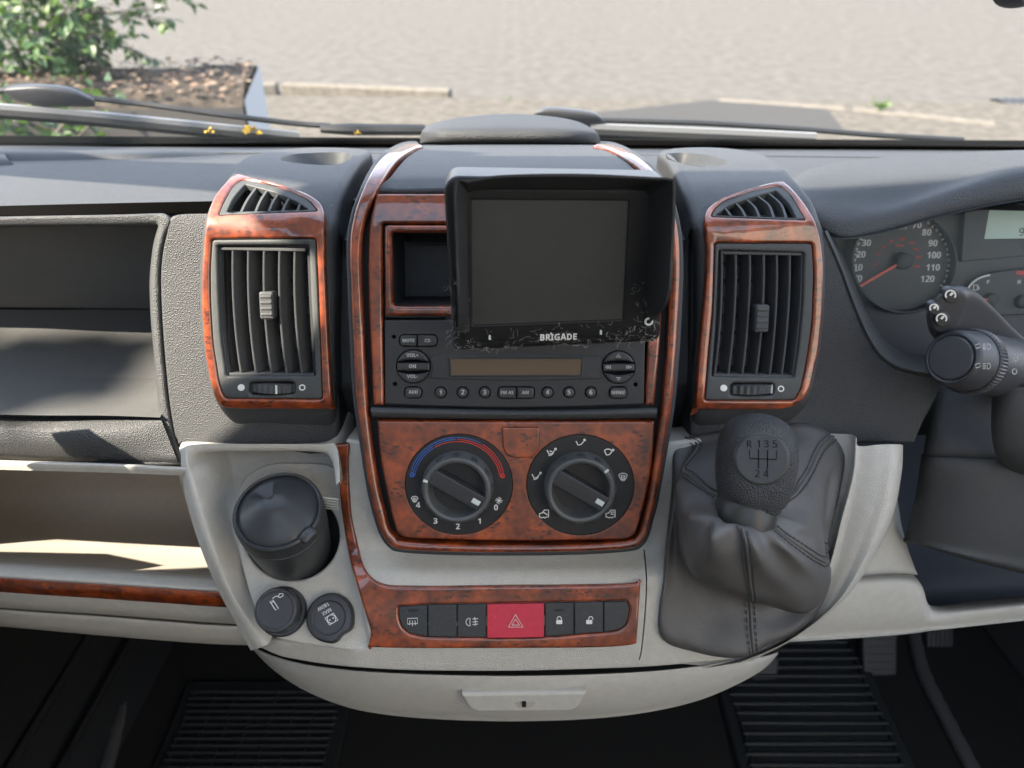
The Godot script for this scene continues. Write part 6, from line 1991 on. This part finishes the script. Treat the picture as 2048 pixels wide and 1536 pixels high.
# ---------- ashtray cup, lighter, socket ----------
func ashtray() -> void:
	var el := deg_to_rad(66.0)
	var ax := Vector3(-0.02, sin(el), cos(el)).normalized()
	var hole := Q.pt(582, 1072, 0.0)
	var top := W(556, 1022, hole.z + 0.017)
	ax = (top - hole).normalized()
	ax = (ax + Vector3(0.0, 0.12, 0)).normalized()
	var fx := (Vector3.RIGHT - ax * ax.x).normalized()
	var fr := Transform3D(Basis(fx, ax.cross(fx), ax), top)
	var at := thing("ashtray_cup", "black lidded ashtray cup standing in the console recess", "ashtray", hole)
	var u := top.distance_to(eye) / FOCAL
	var R := 91.0 * u * 0.93
	part(lathe([[R * 0.85, -0.075], [R * 0.86, -0.074], [R * 0.985, -0.02], [R * 0.99, -0.0142], [R * 0.97, -0.0138], [R * 0.97, -0.0128], [R * 1.0, -0.0122], [R * 1.0, -0.002], [R * 0.985, 0.001], [R * 0.95, 0.0022], [R * 0.91, 0.0015], [R * 0.905, -0.001], [0.0, -0.002]], fr, 56), "cup", M.ash, at, 35)
	var lb := Bld.new()
	var rows := []
	for i in 15:
		var t := i / 14.0
		var rr := R * 0.895 * (1.0 - t)
		var r := PackedVector3Array()
		for k in 64:
			var a := TAU * k / 64.0
			var hgt := 0.018 * (1.0 - pow(1.0 - t, 1.25)) * (1.0 - 0.12 * smoothstep(0.7, 1.0, t))
			# thumb dip cut into the cone on its far left
			var da := absf(angle_difference(a, deg_to_rad(128)))
			var dip := clampf((1.0 - da / 0.6) * 1.6, 0, 1)
			hgt = lerpf(hgt, 0.0005 + 0.001 * t, smoothstep(0, 1, dip) * (1.0 - smoothstep(0.55, 0.9, t)))
			if i == 0: hgt = -0.001
			r.push_back(fr * Vector3(cos(a) * rr, sin(a) * rr, hgt))
		rows.push_back(r)
	lb.grid(rows, true)
	part(lb, "lid", M.ash, at, 50)
	var cb := Bld.new()
	var ca := deg_to_rad(-38.0)
	var d := fr.basis.x * cos(ca) + fr.basis.y * sin(ca)
	cb.box(fr.origin + d * (R * 0.98) + ax * 0.001, Vector3(0.013, 0.0085, 0.007), Basis(ax.cross(d), d, ax), 0.0018)
	part(cb, "clip", M.ash, at)

	var li := thing("cigarette_lighter", "black cigarette lighter button with cigarette symbol in the console recess", "lighter", Q.pt(563, 1222, 0.0))
	var lf := Q.frame(566, 1223, 0.0)
	var lu := lf.origin.distance_to(eye) / FOCAL
	part(lathe([[45 * lu, 0.0], [45 * lu, 0.003], [42 * lu, 0.005], [38 * lu, 0.005], [37 * lu, 0.004]], lf, 40), "socket_ring", M.stalk, li, 35)
	var kf := lf.translated_local(Vector3(-0.0008, 0.0012, 0.0))
	var kn := part(lathe([[36 * lu, 0.0], [36.5 * lu, 0.006], [35 * lu, 0.0065], [35 * lu, 0.0075], [39 * lu, 0.009], [39.5 * lu, 0.0155], [37.5 * lu, 0.0175], [33 * lu, 0.018], [30.5 * lu, 0.017], [0.0, 0.0168]], kf, 48), "plug", M.stalk, li, 35)
	var lp := Flat.new(self, kf.origin + Q.t.basis.z * 0.017, Q.t.basis.z)
	stroke(lp, [[[540, 1203], [546, 1200], [557, 1217], [551, 1220], "c"], [[541, 1206], [548, 1203]], [[545, 1197], [552, 1192], [560, 1195], [566, 1192], [566, 1187], [560, 1187], [556, 1193]]], 0.0006, 0.0, "cigarette_symbol", M.print_white, kn)

	var so := thing("power_socket_cap", "black round power socket cap marked MAX 180W in the console recess", "socket cap", Q.pt(661, 1232, 0.0))
	var sf := Q.frame(663, 1235, 0.0)
	var sb := Bld.new()
	var sr := []
	for q in [[43.0, 0.0], [44.0, 0.003], [43.0, 0.006], [39.0, 0.0085], [31.0, 0.0092], [29.0, 0.0085], [28.0, 0.0078], [0.0, 0.0078]]:
		var r := PackedVector3Array()
		for k in 48:
			var a := TAU * k / 48.0
			var rad: float = q[0] * lu
			var da := absf(angle_difference(a, deg_to_rad(-50)))
			if q[0] > 35.0: rad *= 1.0 - 0.1 * clampf(1.0 - absf(da) / 0.3, 0, 1) + 0.06 * clampf(1.0 - absf(da - 0.5) / 0.3, 0, 1)
			r.push_back(sf * Vector3(cos(a) * rad, sin(a) * rad, q[1]))
		sr.push_back(r)
	sb.grid(sr, true)
	var cap := part(sb, "cap", M.stalk, so, 35)
	var sp := Flat.new(self, sf.origin + Q.t.basis.z * 0.0078, Q.t.basis.z)
	stroke(sp, [[[650, 1236], [667, 1226], [676, 1240], [659, 1250], "c"], arc(663, 1238, 8.5, 8.5, 0, 345, 18) + ["c"]], 0.0006, 0.0, "socket_symbol", M.print_white, cap)
	for e in [[659.5, 1240], [666.5, 1236]]:
		part(plate(sp, seen(sp, ell(e[0], e[1], 1.6, 1.6, 10)), [], -0.0003, 0.0003, 0.0, 0.0), "pin_mark", M.print_white, cap, 38, eye)
	letters("MAX", sp.frame(653.5, 1223.5, 0.0), 0.0028, M.print_white, cap, "lettering", deg_to_rad(180 + 30), false)
	letters("180W", sp.frame(647, 1213, 0.0), 0.0028, M.print_white, cap, "lettering", deg_to_rad(180 + 30), false)

# ---------- instrument binnacle ----------
func binnacle() -> void:
	var bi := thing("instrument_hood", "dark grey grained hood over the instruments", "hood", eye + Vector3(0.5, -0.3, -0.65))
	var rows := net([
		[[1576, 362, -0.70], [1640, 332, -0.74], [1780, 313, -0.78], [1930, 304, -0.80], [2060, 300, -0.80], [2250, 300, -0.80]],
		[[1582, 366, -0.66], [1645, 345, -0.68], [1790, 330, -0.70], [1930, 322, -0.70], [2060, 312, -0.70], [2250, 312, -0.70]],
		[[1592, 378, -0.635], [1650, 372, -0.64], [1800, 355, -0.645], [1930, 340, -0.65], [2060, 322, -0.65], [2250, 318, -0.65]],
		[[1604, 396, -0.618], [1662, 405, -0.615], [1790, 398, -0.615], [1920, 362, -0.625], [2050, 330, -0.63], [2250, 322, -0.63]],
		[[1620, 420, -0.605], [1678, 436, -0.597], [1780, 420, -0.597], [1915, 378, -0.607], [2050, 346, -0.612], [2250, 332, -0.615]],
		[[1638, 450, -0.597], [1690, 462, -0.589], [1770, 445, -0.589], [1915, 402, -0.598], [2050, 376, -0.603], [2250, 355, -0.607]],
		[[1656, 470, -0.595], [1694, 475, -0.587], [1766, 463, -0.587], [1915, 422, -0.597], [2050, 397, -0.602], [2250, 372, -0.607]],
		[[1662, 472, -0.60], [1700, 475, -0.595], [1766, 464, -0.595], [1915, 424, -0.605], [2050, 399, -0.61], [2250, 374, -0.615]],
		[[1670, 450, -0.70], [1720, 446, -0.72], [1790, 432, -0.74], [1915, 405, -0.74], [2050, 385, -0.74], [2250, 360, -0.74]]])
	part(surf(rows, 6, 5), "shell", M.dash, bi, 50, eye)
	var tail := surf(net([[[1576, 362, -0.70], [1640, 332, -0.74], [1780, 313, -0.78], [1930, 304, -0.80], [2060, 300, -0.80], [2250, 300, -0.80]], [[1572, 372, -0.75], [1640, 350, -0.82], [1780, 335, -0.86], [1930, 330, -0.88], [2060, 330, -0.88], [2250, 330, -0.88]]]), 6, 4)
	part(tail, "back", M.dash, bi, 50, eye)
	# cluster
	var cl := thing("instrument_cluster", "instrument cluster with speedometer, fuel gauge and grey-green display", "instruments", W(1850, 600, -0.72))
	var f := Flat.new(self, W(1806, 522, -0.705), Vector3(0.0, 0.33, 0.94))
	F2 = f
	part(plate(f, seen(f, rnd([[1640, 395], [2200, 330], [2200, 800], [1700, 790]], 4)), [], -0.01, -0.012, 0.0, 0.0), "mask", M.gauge, cl, 38, eye)
	# speedometer: ring wall, face, ticks, numbers
	var c := Vector2(1804, 523)
	var ring := part(plate(f, seen(f, ell(c.x, c.y, 106, 104, 64)), [seen(f, ell(c.x, c.y, 100, 98, 64))], -0.012, 0.006, 0.0016, 0.012), "dial_ring", M.stalk, cl, 38, eye)
	var face := part(plate(f, seen(f, ell(c.x, c.y, 101, 99, 64)), [], -0.012, -0.004, 0.0, 0.0), "speedometer_face", M.gauge, cl, 38, eye)
	var band_ := Bld.new()
	var nums := ["0", "10", "20", "30", "40", "50", "60", "70", "80", "90", "100", "110", "120"]
	var npx := {"0": [1720, 557], "10": [1716, 535], "20": [1722, 509], "30": [1733, 486], "70": [1834, 450], "80": [1853.5, 465], "90": [1866, 486.5], "100": [1868, 510.5], "110": [1866, 535], "120": [1855, 558]}
	for k in nums:
		if npx.has(k): letters(k, f.frame(npx[k][0], npx[k][1], -0.004), 0.0062, M.print_white, face, "numeral")
	letters("MPH", f.frame(1805, 456, -0.004), 0.0028, M.print_grey, face, "unit_lettering")
	letters("km/h", f.frame(1799, 491, -0.004), 0.0026, M.print_red, face, "unit_lettering")
	for t in [["20", 1750, 529], ["40", 1757, 508], ["60", 1768, 493], ["80", 1784, 483], ["100", 1804, 478], ["120", 1823, 486], ["140", 1832, 499], ["160", 1836, 514], ["180", 1833, 533]]:
		letters(t[0], f.frame(t[1], t[2], -0.004), 0.0026, M.print_red, face, "inner_numeral")
	for k in 37:
		var a := deg_to_rad(lerpf(212.0, -32.0, k / 36.0))
		var big := k % 3 == 0
		var tb := Bld.new()
		var r1 := 97.0; var r0 := 90.0 if big else 92.0
		var q0 := f.px(c.x + cos(a) * r0, c.y - sin(a) * r0 * 0.98, -0.0038); var q1 := f.px(c.x + cos(a) * r1, c.y - sin(a) * r1 * 0.98, -0.0038)
		line2(tb, f, [q0, q1], 0.0011 if big else 0.0026, -0.0038, 0.0002)
		part(tb, "tick", M.print_white if big else M.print_grey, face, 38, eye)
	var ne := Bld.new()
	line2(ne, f, [f.px(1806, 522, 0.002), f.px(1716, 574, 0.002)], 0.0022, 0.002, 0.0012)
	part(ne, "needle", M.needle, cl, 38, eye)
	var hf := f.frame(1806, 522, 0.0)
	part(lathe([[0.0085, -0.004], [0.0085, 0.003], [0.0078, 0.0045], [0.005, 0.0056], [0.0, 0.006]], hf, 32), "needle_hub", M.dash_smooth, cl, 50)
	# second dial: fuel
	var g := part(plate(f, seen(f, rnd([[1922, 640, 10], [1935, 585, 30], [1975, 548, 30], [2200, 520, 10], [2200, 620, 10]], 0)), [], -0.011, -0.006, 0.001, 0.0), "fuel_gauge_face", M.gauge, cl, 38, eye)
	stroke(f, [arc(1985, 600, 55, 50, 95, 185, 14)], 0.0018, -0.006, "fuel_scale", M.print_white, g)
	letters("F", f.frame(1976, 564, -0.006), 0.0038, M.print_white, g)
	letters("H", f.frame(2038, 564, -0.006), 0.0038, M.print_white, g)
	stroke(f, [[[1947, 570], [1955, 570], [1955, 580], [1947, 580], "c"], [[1955, 573], [1958, 575], [1958, 579]]], 0.001, -0.006, "fuel_symbol", M.print_white, g)
	for k in [[1982, 599], [2044, 603]]:
		part(lathe([[0.0068, -0.004], [0.0066, 0.002], [0.005, 0.0036], [0.0, 0.0042]], f.frame(k[0], k[1], -0.004), 28), "needle_hub", M.dash_smooth, cl, 50)
	var n2 := Bld.new(); line2(n2, f, [f.px(1975, 599, 0.0), f.px(1940, 598, 0.0)], 0.002, -0.001, 0.0012)
	part(n2, "needle", M.needle, cl, 38, eye)
	var rdm := Bld.new(); line2(rdm, f, [f.px(2040, 546, 0.0), f.px(2060, 548, 0.0)], 0.004, -0.0058, 0.0003)
	part(rdm, "hot_zone", M.print_red, g, 38, eye)
	# trip display
	part(plate(f, seen(f, rnd([[1934, 412, 3], [2200, 375, 3], [2200, 500, 3], [1926, 524, 3]], 0)), [seen(f, rnd([[1984, 416], [2180, 396], [2180, 476], [1973, 479]], 2))], -0.012, -0.003, 0.001, 0.02), "display_panel", M.gauge, cl, 38, eye)
	var lc := part(plate(f, seen(f, rnd([[1982, 414], [2182, 394], [2182, 478], [1971, 481]], 1)), [], -0.012, -0.006, 0.0, 0.0), "lcd", M.lcd, cl, 38, eye)
	letters("95", f.frame(2049, 464, -0.006), 0.0075, M.gauge, lc, "digits", 0.0, false)
	# clear cover over the dials
	var gp := Bld.new()
	var fc := Flat.new(self, W(1806, 522, -0.67), Vector3(0, -0.36, 1))
	gp.add(plate(fc, seen(fc, rnd([[1664, 470], [2150, 392], [2150, 640], [1885, 735], [1800, 722], [1740, 660]], 8)), [], -0.002, 0.0, 0.0, 0.0, -1, true))
	part(gp, "clear_cover", M.glass, cl)
	# shelf below the dials, column cowl
	var cw := thing("steering_column_cowl", "grey two-piece steering column cowl", "cowl", W(1950, 1150, -0.5))
	part(surf(net([
		[[1880, 745, -0.66], [1930, 735, -0.68], [2000, 735, -0.68], [2200, 735, -0.68]],
		[[1868, 775, -0.585], [1905, 765, -0.59], [2000, 765, -0.59], [2200, 765, -0.59]],
		[[1862, 800, -0.565], [1900, 790, -0.56], [2000, 790, -0.555], [2200, 790, -0.555]],
		[[1855, 850, -0.56], [1880, 850, -0.545], [2000, 850, -0.535], [2200, 850, -0.535]],
		[[1846, 909, -0.555], [1872, 911, -0.535], [2004, 917, -0.52], [2200, 925, -0.52]],
		[[1846, 910, -0.57], [1872, 912.5, -0.56], [2004, 918.5, -0.55], [2200, 926, -0.55]]]), 6, 6), "upper_cowl", M.cowl, cw, 45, eye)
	part(surf(net([
		[[1842, 912, -0.57], [1870, 913, -0.555], [2004, 919, -0.54], [2200, 927, -0.54]],
		[[1842, 914, -0.556], [1870, 915, -0.534], [2004, 921, -0.519], [2200, 929, -0.519]],
		[[1832, 985, -0.55], [1862, 990, -0.525], [1990, 1000, -0.505], [2200, 1010, -0.505]],
		[[1812, 1065, -0.545], [1850, 1075, -0.515], [1980, 1100, -0.495], [2200, 1135, -0.495]],
		[[1803, 1083, -0.55], [1850, 1093, -0.52], [1960, 1125, -0.50], [2200, 1185, -0.50]],
		[[1806, 1083, -0.60], [1850, 1092, -0.60], [1960, 1120, -0.58], [2200, 1175, -0.58]]]), 6, 6), "lower_cowl", M.cowl, cw, 45, eye)
	part(surf(net([[[1985, 780, -0.50], [2030, 775, -0.48], [2200, 770, -0.47]], [[1982, 850, -0.50], [2010, 860, -0.475], [2200, 870, -0.46]], [[1990, 905, -0.505], [2020, 925, -0.48], [2200, 960, -0.465]], [[2010, 925, -0.53], [2040, 950, -0.52], [2200, 990, -0.52]]]), 6, 6), "stalk_housing", M.cowl, cw, 50, eye)

var F2: Flat

# ---------- column stalks ----------
func stalks() -> void:
	# lighting stalk
	var a := W(1903, 716, -0.478); var b := W(2090, 752, -0.535)
	var s := thing("light_stalk", "black lighting stalk with round end button and lamp symbols", "stalk", b)
	var ax := (a - b).normalized()
	# the end face looks towards the eye more than a bare sight of the rod would give
	var fx := Vector3.UP; fx = (fx - ax * fx.dot(ax)).normalized()
	var fr := Transform3D(Basis(fx, ax.cross(fx), ax), a)
	var u := a.distance_to(eye) / FOCAL
	var R := 50.0 * u
	part(lathe([[R * 1.12, -0.06], [R * 1.1, -0.031], [R * 1.05, -0.03]], fr, 48), "rod", M.stalk, s, 40)
	part(lathe([[R * 1.13, -0.031], [R * 1.15, -0.0295, 1.0], [R * 1.15, -0.0225, 1.0], [R * 1.11, -0.021]], fr, 240, R * 0.035, 60), "knurled_ring", M.stalk, s, 30)
	part(lathe([[R * 1.08, -0.022], [R * 1.09, -0.021], [R * 1.0, -0.004], [R * 0.95, -0.0005], [R * 0.86, 0.001], [R * 0.80, 0.0005], [R * 0.79, -0.001], [0, -0.001]], fr, 48), "sleeve", M.stalk, s, 40)
	part(lathe([[R * 0.77, -0.001], [R * 0.77, 0.0012], [R * 0.72, 0.0022], [R * 0.4, 0.0026], [0, 0.0027]], fr, 48), "end_button", M.stalk, s, 40)
	part(lathe([[R * 1.15, -0.2], [R * 1.14, -0.06], [R * 1.12, -0.059]], fr, 48), "arm", M.stalk, s, 40)
	# printed lamp symbols follow the sleeve
	for k in [[1965, 693, 0], [1965, 732, 1]]:
		var d := sight(k[0], k[1])
		var nrm := -d.normalized()
		var pos := a - ax * 0.0125
		var fl := Flat.new(self, pos + (nrm - ax * nrm.dot(ax)).normalized() * R * 1.075, (nrm - ax * nrm.dot(ax)).normalized(), Vector3.RIGHT)
		var y: float = k[1]; var x: float = k[0]
		stroke(fl, [arc(x + 9, y, 7, 6, -90, 90, 8) + ["c"], [[x, y - 5], [x + 6, y - 5]], [[x, y - 1.5], [x + 6, y - 1.5]], [[x, y + 2], [x + 6, y + 2]], [[x, y + 5], [x + 6, y + 5]], [[x - 15, y - 3], [x - 6, y - 6], [x - 4, y + 1], [x - 13, y + 4], "c"]], 0.0004, 0.0, "lamp_symbol", M.print_grey, s)
	var fl2 := Flat.new(self, a - ax * 0.036 + (eye - a).normalized() * R * 1.16, (eye - a).normalized())
	stroke(fl2, [arc(2029, 743, 4.5, 5.5, 0, 345, 12) + ["c"]], 0.0006, 0.0, "off_symbol", M.print_grey, s)
	stroke(fl2, [arc(2031, 718, 4, 4, 0, 345, 10) + ["c"], [[2031, 709], [2031, 711]], [[2039, 718], [2037, 718]], [[2024, 725], [2026, 723]], [[2037, 711], [2035, 713]], [[2031, 727], [2031, 725]]], 0.0005, 0.0, "lamp_symbol", M.print_grey, s)
	# cruise stalk behind it
	var p := W(1886, 622, -0.50); var q := W(2010, 720, -0.56)
	var c := thing("cruise_stalk", "black cruise control stalk with three round white-marked buttons", "stalk", q)
	var cx := (p - q).normalized()
	var vn := (eye - p).normalized()
	# rounded three-button head on a broad arm
	var hd := [[1858, 645], [1856, 622], [1868, 600], [1888, 581], [1912, 575], [1932, 581], [1938, 597], [1928, 622], [1914, 648], [1898, 668], [1878, 671], [1864, 661]]
	var hc := Vector2(1897, 622)
	var rows := []
	for k in [[0.0, 0.0, 0.02, -0.4945], [0.0, 0.0, 0.75, -0.4948], [0.0, 0.0, 0.93, -0.4965], [1.0, 1.0, 1.06, -0.501], [4.0, 4.0, 1.15, -0.508], [22.0, 16.0, 1.17, -0.518], [52.0, 42.0, 1.14, -0.53], [100.0, 84.0, 1.05, -0.55], [165.0, 130.0, 0.95, -0.58]]:
		var r := []
		for q2 in hd: r.push_back(W(hc.x + (q2[0] - hc.x) * k[2] + k[0], hc.y + (q2[1] - hc.y) * k[2] + k[1], k[3]))
		rows.push_back(r)
	part(surf(rows, 3, 4, true), "head", M.stalk, c, 50)
	var face := Flat.new(self, W(1890, 622, -0.4945), Vector3(0, 0.06, 1))
	for bt in [[1901, 590, 16], [1868, 616, 13], [1883, 637, 16]]:
		var m := part(plate(face, seen(face, ell(bt[0], bt[1], bt[2], bt[2] * 0.93, 32)), [], -0.004, 0.0016, 0.0008, 0.0), "button", M.button, c, 40, eye)
		stroke(face, [arc(bt[0], bt[1], bt[2] * 0.62, bt[2] * 0.58, -35, 215, 16)], 0.0011, 0.0016, "dial_symbol", M.print_white, m)
		stroke(face, [[[bt[0] - 1, bt[1] + 1], [bt[0] + bt[2] * 0.3, bt[1] - bt[2] * 0.3]]], 0.0018, 0.0016, "dial_symbol", M.print_white, m)

# ---------- wipers ----------
func wipers() -> void:
	var wl := thing("wiper", "black wiper with silver strip lying low on the passenger side of the screen", "wiper", W(300, 240, -1.2), "windscreen wipers")
	var Z := -1.2
	wiper(wl, [[-260, 196], [0, 214], [154, 226], [330, 243], [500, 260], [600, 270]], [[-20, 186], [8, 180], [40, 172], [100, 174], [150, 180], [184, 196], [300, 210], [430, 228], [581, 246], [660, 252]], Z)
	var hb := surf(net([
		[[6, 181, Z], [25, 172, Z], [80, 168, Z], [140, 174, Z], [186, 196, Z]],
		[[6, 181, Z + 0.012], [25, 178, Z + 0.014], [80, 176, Z + 0.016], [140, 184, Z + 0.014], [190, 202, Z + 0.006]],
		[[8, 184, Z + 0.008], [30, 196, Z + 0.01], [80, 206, Z + 0.012], [140, 208, Z + 0.01], [190, 210, Z + 0.004]],
		[[8, 184, Z], [30, 200, Z], [80, 212, Z], [140, 214, Z], [190, 214, Z]]]), 5, 5)
	part(hb, "arm_cover", M.stalk, wl, 60, eye)
	var clip := Bld.new()
	clip.add(tube([W(642, 258, Z), W(700, 259, Z), W(850, 260, Z)], [0.006, 0.009, 0.008], 8))
	part(clip, "pivot_cover", M.rubber, wl)
	var wr := thing("wiper", "black wiper with silver strip lying low on the driver side of the screen", "wiper", W(1500, 250, -1.2), "windscreen wipers")
	wiper(wr, [[1180, 253], [1300, 258], [1450, 264], [1630, 272]], [[1180, 240], [1300, 243], [1420, 247], [1600, 258], [1750, 270], [1926, 280]], Z)
	var h2 := surf(net([
		[[1068, 228, Z], [1090, 214, Z], [1140, 216, Z], [1190, 224, Z], [1210, 244, Z]],
		[[1068, 228, Z + 0.012], [1090, 220, Z + 0.016], [1140, 222, Z + 0.018], [1190, 230, Z + 0.014], [1214, 246, Z + 0.004]],
		[[1070, 230, Z + 0.01], [1094, 238, Z + 0.012], [1140, 244, Z + 0.014], [1190, 250, Z + 0.01], [1214, 250, Z + 0.003]],
		[[1070, 232, Z], [1094, 246, Z], [1140, 254, Z], [1190, 256, Z], [1214, 254, Z]]]), 5, 5)
	part(h2, "arm_cover", M.stalk, wr, 60, eye)
	var rg := RandomNumberGenerator.new(); rg.seed = 88
	# fallen blossoms caught by the blades
	for q in [[505, 262, 0.011, 9], [416, 263, 0.006, 5], [722, 267, 0.006, 5]]:
		var t := thing("fallen_blossom", ["small clump of yellow blossom caught on the wiper blade", "tiny yellow petal on the wiper blade", "yellow petal beside the wiper pivot"][[505, 416, 722].find(q[0])], "blossom")
		var b := Bld.new()
		for k in q[3]:
			var o := W(q[0] + rg.randf_range(-9, 9), q[1] + rg.randf_range(-4, 4), Z + 0.02)
			leaf(b, o, Vector3(rg.randf_range(-1, 1), rg.randf_range(-0.4, 1), rg.randf_range(-1, 1)).normalized(), q[2], 0.8, rg.randf() * 3)
		part(b, "petals", M.yellow, t, 10, eye)

func wiper(t: Node3D, blade: Array, arm: Array, Z: float) -> void:
	var pts := []
	for p in blade: pts.push_back(W(p[0], p[1], Z + 0.004))
	var cv := curve3(pts, 6)
	# silver strip above, black rubber below
	var rows := [PackedVector3Array(), PackedVector3Array(), PackedVector3Array(), PackedVector3Array()]
	for p in cv:
		rows[0].push_back(p + Vector3(0, 0.0055, 0)); rows[1].push_back(p + Vector3(0, 0.005, 0.007)); rows[2].push_back(p + Vector3(0, -0.002, 0.007)); rows[3].push_back(p + Vector3(0, -0.003, 0))
	var b := Bld.new(); b.grid(rows)
	part(b, "silver_strip", M.metal, t, 30, eye)
	var r2 := [PackedVector3Array(), PackedVector3Array(), PackedVector3Array(), PackedVector3Array(), PackedVector3Array()]
	for p in cv:
		r2[0].push_back(p + Vector3(0, -0.002, -0.004)); r2[1].push_back(p + Vector3(0, -0.0025, 0.009)); r2[2].push_back(p + Vector3(0, -0.009, 0.01)); r2[3].push_back(p + Vector3(0, -0.016, 0.006)); r2[4].push_back(p + Vector3(0, -0.016, 0.0))
	var c := Bld.new(); c.grid(r2)
	part(c, "rubber_blade", M.rubber, t, 30, eye)
	var ap := []
	for p in arm: ap.push_back(W(p[0], p[1], Z - 0.006))
	part(tube(curve3(ap, 6), 0.0042, 8), "arm", M.rubber, t)

# ---------- lint caught along the monitor's lower edge ----------
func lint_and_dust() -> void:
	var c := Flat.new(self, W(1105, 530, -0.452), Vector3(0.03, 0.07, 1))
	var t := thing("lint", "pale fluff and hairs stuck along the monitor's lower edge", "lint", W(1105, 690, -0.45))
	var rg := RandomNumberGenerator.new(); rg.seed = 31
	var b := Bld.new()
	for i in 230:
		var k := rg.randf()
		var x: float; var y: float
		if i % 5 == 0:
			x = rg.randf_range(890, 935); y = rg.randf_range(560, 700)
		elif i % 5 == 1:
			x = rg.randf_range(1270, 1318); y = rg.randf_range(560, 680)
		else:
			x = rg.randf_range(900, 1318); y = 701 - (x - 905) * 0.043 - rg.randf() ** 2.0 * 38
		var a := rg.randf() * TAU; var bend := rg.randf_range(-0.5, 0.5)
		var pts := []
		var q := c.px(x, y, 0.0022)
		for j in rg.randi_range(4, 9):
			pts.push_back(c.at(q.x, q.y, 0.0024 + 0.0006 * sin(j * 1.3 + i)))
			q += Vector2(cos(a), sin(a)) * 0.0006; a += bend
		b.add(tube(pts, rg.randf_range(0.00004, 0.00009), 3, false))
	var m := part(b, "fibres", M.lint, t, 60)
	m.set_meta("kind", "stuff")
